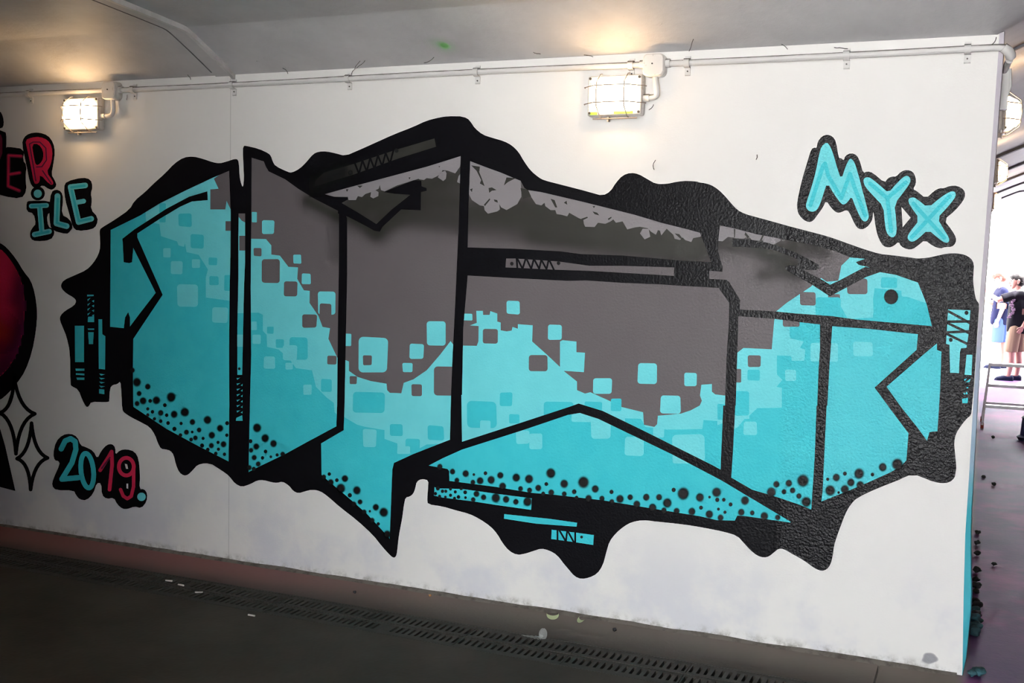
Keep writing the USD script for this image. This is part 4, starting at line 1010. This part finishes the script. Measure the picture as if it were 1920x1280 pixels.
for px, py, rz, lab in ((315, 1090, 8, "cigarette end at the left of the three beside the drain"), (338, 1098, -5, "cigarette end in the middle of the three beside the drain"), (371, 1112, 35, "cigarette end at the right of the three on the drain"), (470, 1154.5, 0, "lone cigarette end on the dark floor in front of the drain"), (1478, 1215, -4, "cigarette end against the foot of the wall under the right half of the mural")):
    X, Y = on_floor(px, py)
    t = thing("cigarette_end", lab, "cigarette end", "cigarette ends on the floor", (X, Y, .0042 + (.0012 if DR0 < Y < DR1 else 0)), rz)
    w = trimesh.creation.cylinder(.004, .026, sections=10); w.apply_transform(trimesh.transformations.rotation_matrix(np.pi / 2, [0, 1, 0]))
    g = trimesh.creation.cylinder(.0041, .010, sections=10); g.apply_transform(trimesh.transformations.rotation_matrix(np.pi / 2, [0, 1, 0])); g.apply_translation([.0175, 0, 0])
    obj("paper", w, M["paper"], t, smooth=40); obj("filter", g, M["paper"] if px < 500 else M["filter"], t, smooth=40)


def curl(px, py, s, turn, label):
    X, Y = on_floor(px, py)
    t = thing("leaf_scrap", label, "leaf", "pale green leaf scraps", (X, Y, .002), turn)
    u, vv = np.meshgrid(np.linspace(-1, 1, 15), np.linspace(-1, 1, 7), indexing="ij")
    ang = u * 1.9
    hw = (1 - np.abs(u) ** 2.2) * .55 + .05
    x = s * np.sin(ang) * (1 + 0 * vv); z = s * (1 - np.cos(ang)) * .60 + s * .40 * hw * (vv + 1); y = s * (1 - np.cos(ang)) * .5 + vv * hw * s * .45
    v = np.stack([x, y, z], -1).reshape(-1, 3); f = []
    for i in range(14):
        for j in range(6):
            f.append([i * 7 + j, (i + 1) * 7 + j, (i + 1) * 7 + j + 1, i * 7 + j + 1])
    obj("blade", (v, f), M["leaf"], t, smooth=True)


curl(1036, 1161, .028, 20, "larger curled pale green leaf scrap near the wall")
curl(1086, 1167, .023, -40, "smaller curled pale green leaf scrap, right of the larger one")
X, Y = on_floor(1012, 1199)
t = thing("plastic_scrap", "crumpled clear plastic film lying on the edge of the drain grate", "plastic wrapper", loc=(X, Y, .003), rz=0)
def sheet(fn, nu=20, nv=8):
    uu, ww = np.meshgrid(np.linspace(0, 1, nu), np.linspace(-1, 1, nv), indexing="ij")
    v = np.stack(fn(uu, ww), -1).reshape(-1, 3)
    return v, [[i * nv + j, (i + 1) * nv + j, (i + 1) * nv + j + 1, i * nv + j + 1] for i in range(nu - 1) for j in range(nv - 1)]


obj("film", sheet(lambda u, w: (-.085 + .095 * u, w * (.003 + .019 * u) - .004 * u, .003 + .005 * np.abs(np.sin(u * 17 + w * 3)) * (.3 + u))), M["film"], t, smooth=True)
obj("lobe", sheet(lambda u, w: (.010 + w * .019 * np.sqrt(np.clip(1 - (2 * u - .8) ** 2 / 1.45, 0, 1)) + .006 * u, -.004 + .010 * w * w - .004 * u, .003 + .047 * u)), M["film"], t, smooth=True)
obj("crumple", tri(m3.Manifold.batch_hull([m3.Manifold.sphere(.004, 8).translate([.006 + .004 * math.sin(i * 2.1), .004 + .005 * math.cos(i * 1.7), .008 + .010 * (i % 3) / 2]) for i in range(5)])), M["film"], t)


def stone(X, Y, r, seed, m, name, label, group):
    s = trimesh.creation.icosphere(2, 1.0)
    v = np.array(s.vertices); v *= (.62 + .76 * meshkit.noise(v * 1.7 + seed * 3.1))[:, None]
    v[:, 2] *= .75; v *= r; v[:, 2] -= v[:, 2].min()
    mobj(name, (v, np.array(s.faces)), m, label, "stone", (X, Y, 0), smooth=50, group=group)


for i, (px, py, r, lab) in enumerate(((1862, 822, .017, "small black stone on the lilac floor nearest the ladder"), (1844, 896, .016, "left one of two black stones close together on the lilac floor"), (1863, 910, .016, "right one of two black stones close together on the lilac floor"), (1864, 1060, .014, "black stone alone on the lilac floor near the right edge"), (806, 1118, .007, "tiny tan pebble close to the wall, below the mural's pointed tip"), (1152, 1183, .009, "dark pebble between the wall and the drain, right of the leaf scraps"), (665, 1112, .008, "dark pebble between the wall and the drain, under the mural's pointed foot"))):
    X, Y = on_floor(px, py); stone(X, Y, r, i, M["filter"] if px == 806 else M["stone"], "pebble", lab, "pebbles on the floor")
ORD = "first second third fourth fifth sixth seventh eighth ninth tenth eleventh twelfth thirteenth fourteenth fifteenth sixteenth seventeenth".split()
for i, (px, py, r) in enumerate(((1822, 1268, .014), (1836, 1267, .018), (1829, 1265, .016), (1826, 1192, .020), (1828, 1182, .020), (1828, 1170, .022), (1830, 1158, .016), (1824, 1152, .020), (1832, 1141, .018), (1827, 1130, .013), (1830, 1112, .012), (1824, 1102, .016), (1825, 1090, .014), (1826, 1072, .016), (1826, 1040, .013), (1822, 1020, .012), (1824, 1000, .012))):
    X, Y = on_floor(px, py)
    X = max(X, .040 + .002 * (i % 3)) if Y > .02 else X
    stone(X, Y, r * 1.35, i + 20, M["tealstone"] if i < 8 and i not in (6,) else M["stone"], "rubble_piece", f"{ORD[i]} rubble piece from the near end of the row along the turquoise corner's foot", "rubble along the turquoise corner")

# ------------------------------------------------------------------ step ladder in the side passage
M["alu"] = mat("ladder_aluminium", (0.66, 0.64, 0.66), 0.4, 0.5, metal=0.3)
M["redrubber"] = mat("red_rubber", (0.42, 0.05, 0.03), 0.6, 0.4)
LX, LY, LH, LW = .275, 7.55, .655, .385
ld = thing("step_ladder", "small aluminium step ladder with red rubber feet in the side passage", "step ladder", loc=(LX, LY, 0))


def bar(a, b, w, d):
    a, b = np.array(a, float), np.array(b, float); t = (b - a) / np.linalg.norm(b - a)
    s = np.cross(t, [0, 1, 0]); s /= np.linalg.norm(s); q = np.cross(s, t)
    h = [m3.Manifold.cube([1e-4] * 3, True).translate(list(p + s * i * w / 2 + q * j * d / 2)) for p in (a, b) for i in (-1, 1) for j in (-1, 1)]
    return tri(m3.Manifold.batch_hull(h))


tw, bw = .180, .222
for s in (-1, 1):
    obj("front_rail", bar((s * bw, -.02, .03), (s * tw, .18, LH), .022, .045), M["alu"], ld)
    obj("rear_rail", bar((s * (bw + .004), .50, .03), (s * tw, .25, LH - .03), .018, .03), M["alu"], ld)
    for y, xx in ((-.02, s * bw), (.50, s * (bw + .004))):
        obj("rubber_foot", bar((xx, y, 0), (xx * .995, y + .01, .055), .030, .05), M["redrubber"], ld, label="red rubber foot")
for i, z in enumerate((.225, .435)):
    q = z / LH; hw = bw + (tw - bw) * q - .01; yy = -.02 + .20 * q
    obj("step", bx(-hw, hw, yy - .03, yy + .075, z - .016, z + .012), M["alu"], ld)
obj("top_step", bx(-tw - .012, tw + .012, .12, .29, LH - .024, LH + .004), M["alu"], ld)
obj("rear_brace", bx(-bw, bw, .435, .45, .20, .225), M["alu"], ld)

# a dark blue tub at the very edge of the view, beside the ladder
M["tub"] = mat("dark_blue_plastic", (0.035, 0.045, 0.11), 0.5, 0.4)
X, Y = on_floor(1932, 826)
tb = thing("bucket", "dark blue bucket on the lilac floor, cut by the right edge of the view", "bucket", loc=(X, Y, 0))
obj("body", lathe([(0, 0), (.105, 0), (.125, .035), (.094, .05), (.082, .21), (.088, .212), (.088, .222), (.074, .222), (.086, .06), (0, .05)], 28), M["tub"], tb, smooth=40)
obj("handle", tube([(.085 * math.cos(t), 0, .215 + .03 * math.sin(t)) for t in np.linspace(0, np.pi, 14)], .004, 6), M["alu"], tb)

# ------------------------------------------------------------------ two boys spraying the far wall
M["skin"] = mat("skin", (0.30, 0.145, 0.125), 0.5, 0.4)
M["blackshirt"] = mat("black_cotton", (0.0035, 0.003, 0.006), 0.9, 0.1)
M["navyshirt"] = mat("navy_cotton", (0.006, 0.007, 0.026), 0.9, 0.1)
M["print"] = mat("shirt_print", (0.16, 0.10, 0.16), 0.9, 0.1)
M["beige"] = mat("beige_cotton", (0.17, 0.115, 0.085), 0.9, 0.1)
M["denim"] = mat("blue_cotton", (0.045, 0.075, 0.22), 0.9, 0.1)
M["darkhair"] = mat("dark_hair", (0.008, 0.006, 0.007), 0.6, 0.3)
M["redhair"] = mat("auburn_hair", (0.09, 0.030, 0.022), 0.6, 0.3)
M["shoe"] = mat("navy_canvas", (0.006, 0.008, 0.030), 0.7, 0.2)
M["lens"] = mat("eye", (0.01, 0.008, 0.008), 0.2, 0.5)
M["can"] = mat("spray_can", (0.012, 0.012, 0.014), 0.35, 0.5)
M["canlabel"] = mat("spray_can_label", (0.75, 0.75, 0.75), 0.4, 0.5)


def ball(p, r):
    return m3.Manifold.sphere(float(r), 20).translate([float(c) for c in p])


def bone(a, ra, b, rb):
    return m3.Manifold.batch_hull([ball(a, ra), ball(b, rb)])


def soften(man, edge, it=8):
    m = tri(man.refine_to_length(edge)); m.merge_vertices()
    trimesh.smoothing.filter_taubin(m, iterations=it)
    return m


def ell(c, rx, ry, rz_):
    return m3.Manifold.sphere(1.0, 24).scale([rx, ry, rz_]).translate([float(q) for q in c])


def hand(w, d, side, curlf):
    """palm, four unequal bent fingers and a thumb from the palm's side; w wrist, d direction, side = thumb side"""
    w, d, side = (np.array(q, float) for q in (w, d, side)); d /= np.linalg.norm(d); side -= d * (side @ d); side /= np.linalg.norm(side); nrm = np.cross(d, side)
    parts = [m3.Manifold.batch_hull([ball(w, .020), ball(w + d * .055 + side * .024, .012), ball(w + d * .055 - side * .024, .012), ball(w + d * .02 + side * .02, .013)])]
    for i, ln in enumerate((.058, .066, .062, .048)):
        b = w + d * .062 + side * (.024 - .016 * i)
        k1 = b + (d * math.cos(curlf * .5) + nrm * math.sin(curlf * .5)) * ln * .55
        k2 = k1 + (d * math.cos(curlf * 1.2) + nrm * math.sin(curlf * 1.2)) * ln * .5
        parts += [bone(b - d * .012, .0085, k1, .0080), bone(k1, .0080, k2, .0070)]
    t0 = w + d * .020 + side * .020; t1 = t0 + (d * .6 + side * .8) * .030; t2 = t1 + (d * .85 + side * .2 + nrm * .4) * .026
    parts += [bone(t0, .012, t1, .0095), bone(t1, .0095, t2, .008)]
    return parts


def boy(name_label, loc, J, shirt, shorts, hair, shoe, hair_drop):
    """J: joints in the boy's own frame, x to the right of the picture, y away, z up; he faces -x"""
    t = thing("person", name_label, "person", loc=loc)
    V = {k: np.array(v, float) for k, v in J.items()}
    hd, nk, ch, pv = V["head"], V["neck"], V["chest"], V["pelvis"]
    fw = V["face"] / np.linalg.norm(V["face"]); up = np.array([0, 0, 1.0]); up = up - fw * (up @ fw); up /= np.linalg.norm(up); sd = np.cross(up, fw)
    P = []
    P += [bone(nk + [0, 0, -.06], .056, hd - up * .06 - fw * .01, .048)]
    P += [m3.Manifold.batch_hull([ball(hd + up * .035 - fw * .025, .082), ball(hd + up * .02 + fw * .022, .072), ball(hd - up * .045 + fw * .040, .046), ball(hd - up * .085 + fw * .058, .024)])]
    P += [m3.Manifold.batch_hull([ball(hd + up * .02 + fw * .088, .010), ball(hd - up * .022 + fw * .108, .012), ball(hd - up * .026 + fw * .085, .018)])]      # nose
    P += [bone(hd - up * .055 + fw * .088 + sd * .014, .010, hd - up * .055 + fw * .088 - sd * .014, .010)]                                                    # lips
    P += [bone(hd - up * .068 + fw * .084 + sd * .010, .010, hd - up * .068 + fw * .084 - sd * .010, .010)]
    for s in (-1, 1):
        P += [m3.Manifold.batch_hull([ball(hd + sd * s * .080 - fw * .012 + up * .022, .014), ball(hd + sd * s * .078 - fw * .006 - up * .028, .010), ball(hd + sd * s * .084 - fw * .024 + up * .008, .008)])]
    P += [m3.Manifold.batch_hull([ball(V["sL"], .050), ball(V["sR"], .050), ball(ch, .105), ball(nk + [0, 0, -.05], .058)]), m3.Manifold.batch_hull([ball(ch, .108), ball(ch + [0, .05, 0], .095), ball(ch - [0, .05, 0], .095), ball(pv, .100), ball(pv + [0, .05, 0], .092), ball(pv - [0, .05, 0], .092)])]
    for s in ("L", "R"):
        P += [bone(V["s" + s], .050, V["e" + s], .036), bone(V["e" + s], .036, V["w" + s], .024)]
        P += hand(V["w" + s], V["d" + s], V["t" + s], J["curl" + s])
        P += [bone(V["h" + s], .085, V["k" + s], .056), bone(V["k" + s], .056, V["k" + s] * .55 + V["a" + s] * .45 + np.array([.018, 0, 0]), .053), bone(V["k" + s] * .55 + V["a" + s] * .45 + np.array([.018, 0, 0]), .050, V["a" + s], .034)]
        P += [m3.Manifold.batch_hull([ball(V["a" + s], .034), ball(V["a" + s] + [.03, 0, -.045], .026), ball(V["a" + s] + np.array([-.12, 0, -.052]), .022)])]
    obj("body", soften(m3.Manifold.batch_boolean(P, m3.OpType.Add), .010, 6), M["skin"], t, smooth=True)
    for s in (-1, 1):
        obj("eye", tri(ball(hd + fw * .080 + up * .012 + sd * s * .031, .011)), M["lens"], t, smooth=True)
    # hair: a cap over the skull, cut away from the face
    cap = m3.Manifold.batch_hull([ball(hd + up * .048 - fw * .026, .089), ball(hd + up * .050 + fw * .028, .070), ball(hd - up * .010 - fw * .042, .074)])
    cut = m3.Manifold.cube([.4, .4, .4], True).translate([0, 0, 0])
    face = m3.Manifold.batch_hull([ball(hd + fw * .13 + up * .004, .070), ball(hd + fw * .16 - up * .14, .115), ball(hd + fw * .035 - up * .15, .105), ball(hd - up * (.16 + hair_drop), .10)])
    fringe = m3.Manifold.batch_hull([ball(hd + up * .088 + fw * .045 + sd * .03, .022), ball(hd + up * .088 + fw * .045 - sd * .03, .022), ball(hd + up * .066 + fw * .086, .014), ball(hd + up * .11, .02)])
    hm = soften((cap - face) + fringe, .009, 5)
    hv = np.array(hm.vertices); hm.vertices = hv + (meshkit.noise(hv * 70)[:, None] - .5) * .007
    obj("hair", hm, M[hair], t, smooth=True)
    # t-shirt with loose sleeves and hem
    S = [m3.Manifold.batch_hull([ball(V["sL"] + [0, 0, .004], .064), ball(V["sR"] + [0, 0, .004], .064), ball(ch, .122), ball(nk + [0, 0, -.065], .062)]),
         m3.Manifold.batch_hull([ball(ch, .124), ball(ch + [0, .05, 0], .112), ball(ch - [0, .05, 0], .112)] + [ball(pv + [a, b, -.05], .085) for a in (-.055, .055) for b in (-.07, .07)])]
    for s in ("L", "R"):
        m_ = V["s" + s] * .38 + V["e" + s] * .62
        S += [bone(V["s" + s], .066, m_, .066)]
    so = m3.Manifold.batch_boolean(S, m3.OpType.Add)
    for s in ("L", "R"):
        d = V["e" + s] - V["s" + s]; d /= np.linalg.norm(d); c = V["s" + s] * .38 + V["e" + s] * .62
        so = so - m3.Manifold.batch_hull([ball(c + d * .076, .001)] + [ball(c + d * (.018 + .09 * q) + .12 * (math.cos(a) * np.cross(d, [.3, .9, .1]) + math.sin(a) * np.cross(d, np.cross(d, [.3, .9, .1]))), .001) for a in np.linspace(0, 2 * np.pi, 12) for q in (0, 1)])
    hem = pv[2] - .095
    so = so.trim_by_plane([0, 0, 1], float(hem))
    so = so - bone(nk + [0, 0, -.005], .060, nk + [0, 0, .15], .075)
    sh = soften(so, .014, 7); sv = np.array(sh.vertices)
    fold = (meshkit.noise(sv * [16, 16, 7]) - .5) * .016 * np.clip((ch[2] + .08 - sv[:, 2]) / .2, .25, 1)
    sh.vertices = sv + np.array(sh.vertex_normals) * fold[:, None]
    so_ = obj("shirt", sh, M[shirt], t, smooth=True)
    # shorts
    Q = [m3.Manifold.batch_hull([ball(pv + [a, b, .01], .080) for a in (-.045, .045) for b in (-.06, .06)] + [ball(V["hL"] + [0, 0, .0], .092), ball(V["hR"], .092)])]
    for s in ("L", "R"):
        k_ = V["h" + s] * .08 + V["k" + s] * .92
        Q += [m3.Manifold.batch_hull([ball(V["h" + s], .098), ball(k_ + [.012, 0, 0], .082), ball(k_ - [.012, 0, 0], .080)])]
    qo = m3.Manifold.batch_boolean(Q, m3.OpType.Add).trim_by_plane([0, 0, 1], float(max(V["kL"][2], V["kR"][2]) - .005))
    qm = soften(qo, .014, 6)
    obj("shorts", qm, M[shorts], t, smooth=True)
    for s in ("L", "R"):
        a = V["a" + s]; z0 = a[2] - .074
        up_ = m3.Manifold.batch_hull([ball(a + [.036, 0, -.030], .038), ball(a + [-.045, 0, -.030], .038), ball(a + [-.140, 0, -.050], .030), ball(a + [-.165, -.004, -.058], .020), ball(a + [.044, 0, -.055], .030)]).trim_by_plane([0, 0, 1], float(z0 + .004))
        sp = obj("shoe", soften(up_, .010, 4), M[shoe], t, smooth=True)
        so2 = m3.Manifold.batch_hull([m3.Manifold.cylinder(.014, .040, .040, 16).translate([float(a[0] + q), float(a[1]), float(z0)]) for q in (.034, -.05, -.135)] + [m3.Manifold.cylinder(.012, .022, .022, 14).translate([float(a[0] - .168), float(a[1] - .004), float(z0)])])
        obj("sole", tri(so2), M[shoe], sp, smooth=40)
    return t, so_


# nearer boy: black shirt with a pale print, arm stretched out to the left with a can
AH = .075
sc = 1.0
X, Y = on_floor(1898, 713)
JA = dict(head=(-.015, 0, 1.455), neck=(.015, 0, 1.335), face=(-1, -.15, -.05), chest=(.02, 0, 1.13), pelvis=(.02, 0, .80),
          sL=(-.065, -.125, 1.245), eL=(-.255, -.150, 1.180), wL=(-.412, -.120, 1.285), dL=(-1, .1, .25), tL=(0, -.2, 1), curlL=1.25,
          sR=(.125, -.035, 1.235), eR=(.150, -.075, .985), wR=(.090, -.150, .800), dR=(-.45, -.2, -1), tR=(-.8, -.5, .1), curlR=.7,
          hL=(-.01, -.075, .765), kL=(-.045, -.085, .43), aL=(-.060, -.085, AH), hR=(.05, .075, .765), kR=(.055, .06, .43), aR=(.050, .05, AH))
ba, shirtA = boy("dark-haired boy in black shirt and beige shorts, holding out a spray can", (X, Y, 0), JA, "blackshirt", "beige", "darkhair", "shoe", .02)
# the shirt print: a pale figure down the chest, on the side towards us
pr = []
rs = np.random.RandomState(3)
for i in range(15):
    z = 1.19 - i * .0185; x0 = -.045 - .020 * math.sin(i * .55) - .004 * i * .5
    pr.append(tri(m3.Manifold.batch_hull([m3.Manifold.sphere(.009, 8).translate([x0 + a * .016 * (1 + .5 * math.sin(i * 1.9)), -.150 - .018 + .006 * (i % 2) - .012 * math.sin(i / 14 * 3.1), z]) for a in (-1, 1)])))
obj("shirt_print", cat(*pr), M["print"], shirtA, smooth=True, label="pale figure printed on the chest")
X2, Y2 = on_floor(1869, 690)
JB = dict(head=(-.040, 0, 1.475), neck=(.02, 0, 1.365), face=(-1, -.2, -.55), chest=(.02, 0, 1.15), pelvis=(.0, 0, .82),
          sL=(.045, -.150, 1.265), eL=(.035, -.185, 1.00), wL=(-.035, -.200, .775), dL=(-.1, 0, -1), tL=(-1, -.2, 0), curlL=1.1,
          sR=(-.035, .130, 1.255), eR=(-.115, .08, 1.04), wR=(-.270, -.02, 1.115), dR=(-1, -.1, .1), tR=(0, 0, 1), curlR=1.2,
          hL=(-.01, -.08, .785), kL=(-.02, -.085, .44), aL=(-.015, -.085, AH), hR=(.03, .08, .785), kR=(.065, .06, .44), aR=(.080, .05, AH))
boy("auburn-haired boy in navy shirt and blue shorts, looking down, farther back by the wall", (X2, Y2, 0), JB, "navyshirt", "denim", "redhair", "denim" if False else "shoe", .0)
# the can in the nearer boy's hand
wL, dL = np.array(JA["wL"]), np.array(JA["dL"]); dL = dL / np.linalg.norm(dL)
c = np.array([X, Y, 0]) + wL + dL * .075 + np.array([-.012, -.020, -.055])
sc_ = thing("spray_can", "black spray can with a round white label in the stretched out hand", "spray can", loc=tuple(c))
obj("body", lathe([(0, 0), (.028, 0), (.031, .004), (.031, .100), (.026, .112), (.017, .118), (0, .118)], 24), M["can"], sc_, smooth=40)
obj("cap", lathe([(0, .118), (.010, .118), (.010, .134), (.007, .138), (0, .138)], 16), M["can"], sc_, smooth=40)
lb_ = trimesh.creation.cylinder(.019, .004, sections=20); lb_.apply_transform(trimesh.transformations.rotation_matrix(np.pi / 2, [1, 0, 0])); lb_.apply_translation([0, -.0305, .066])
obj("label_disc", lb_, M["canlabel"], sc_, label="round white label")
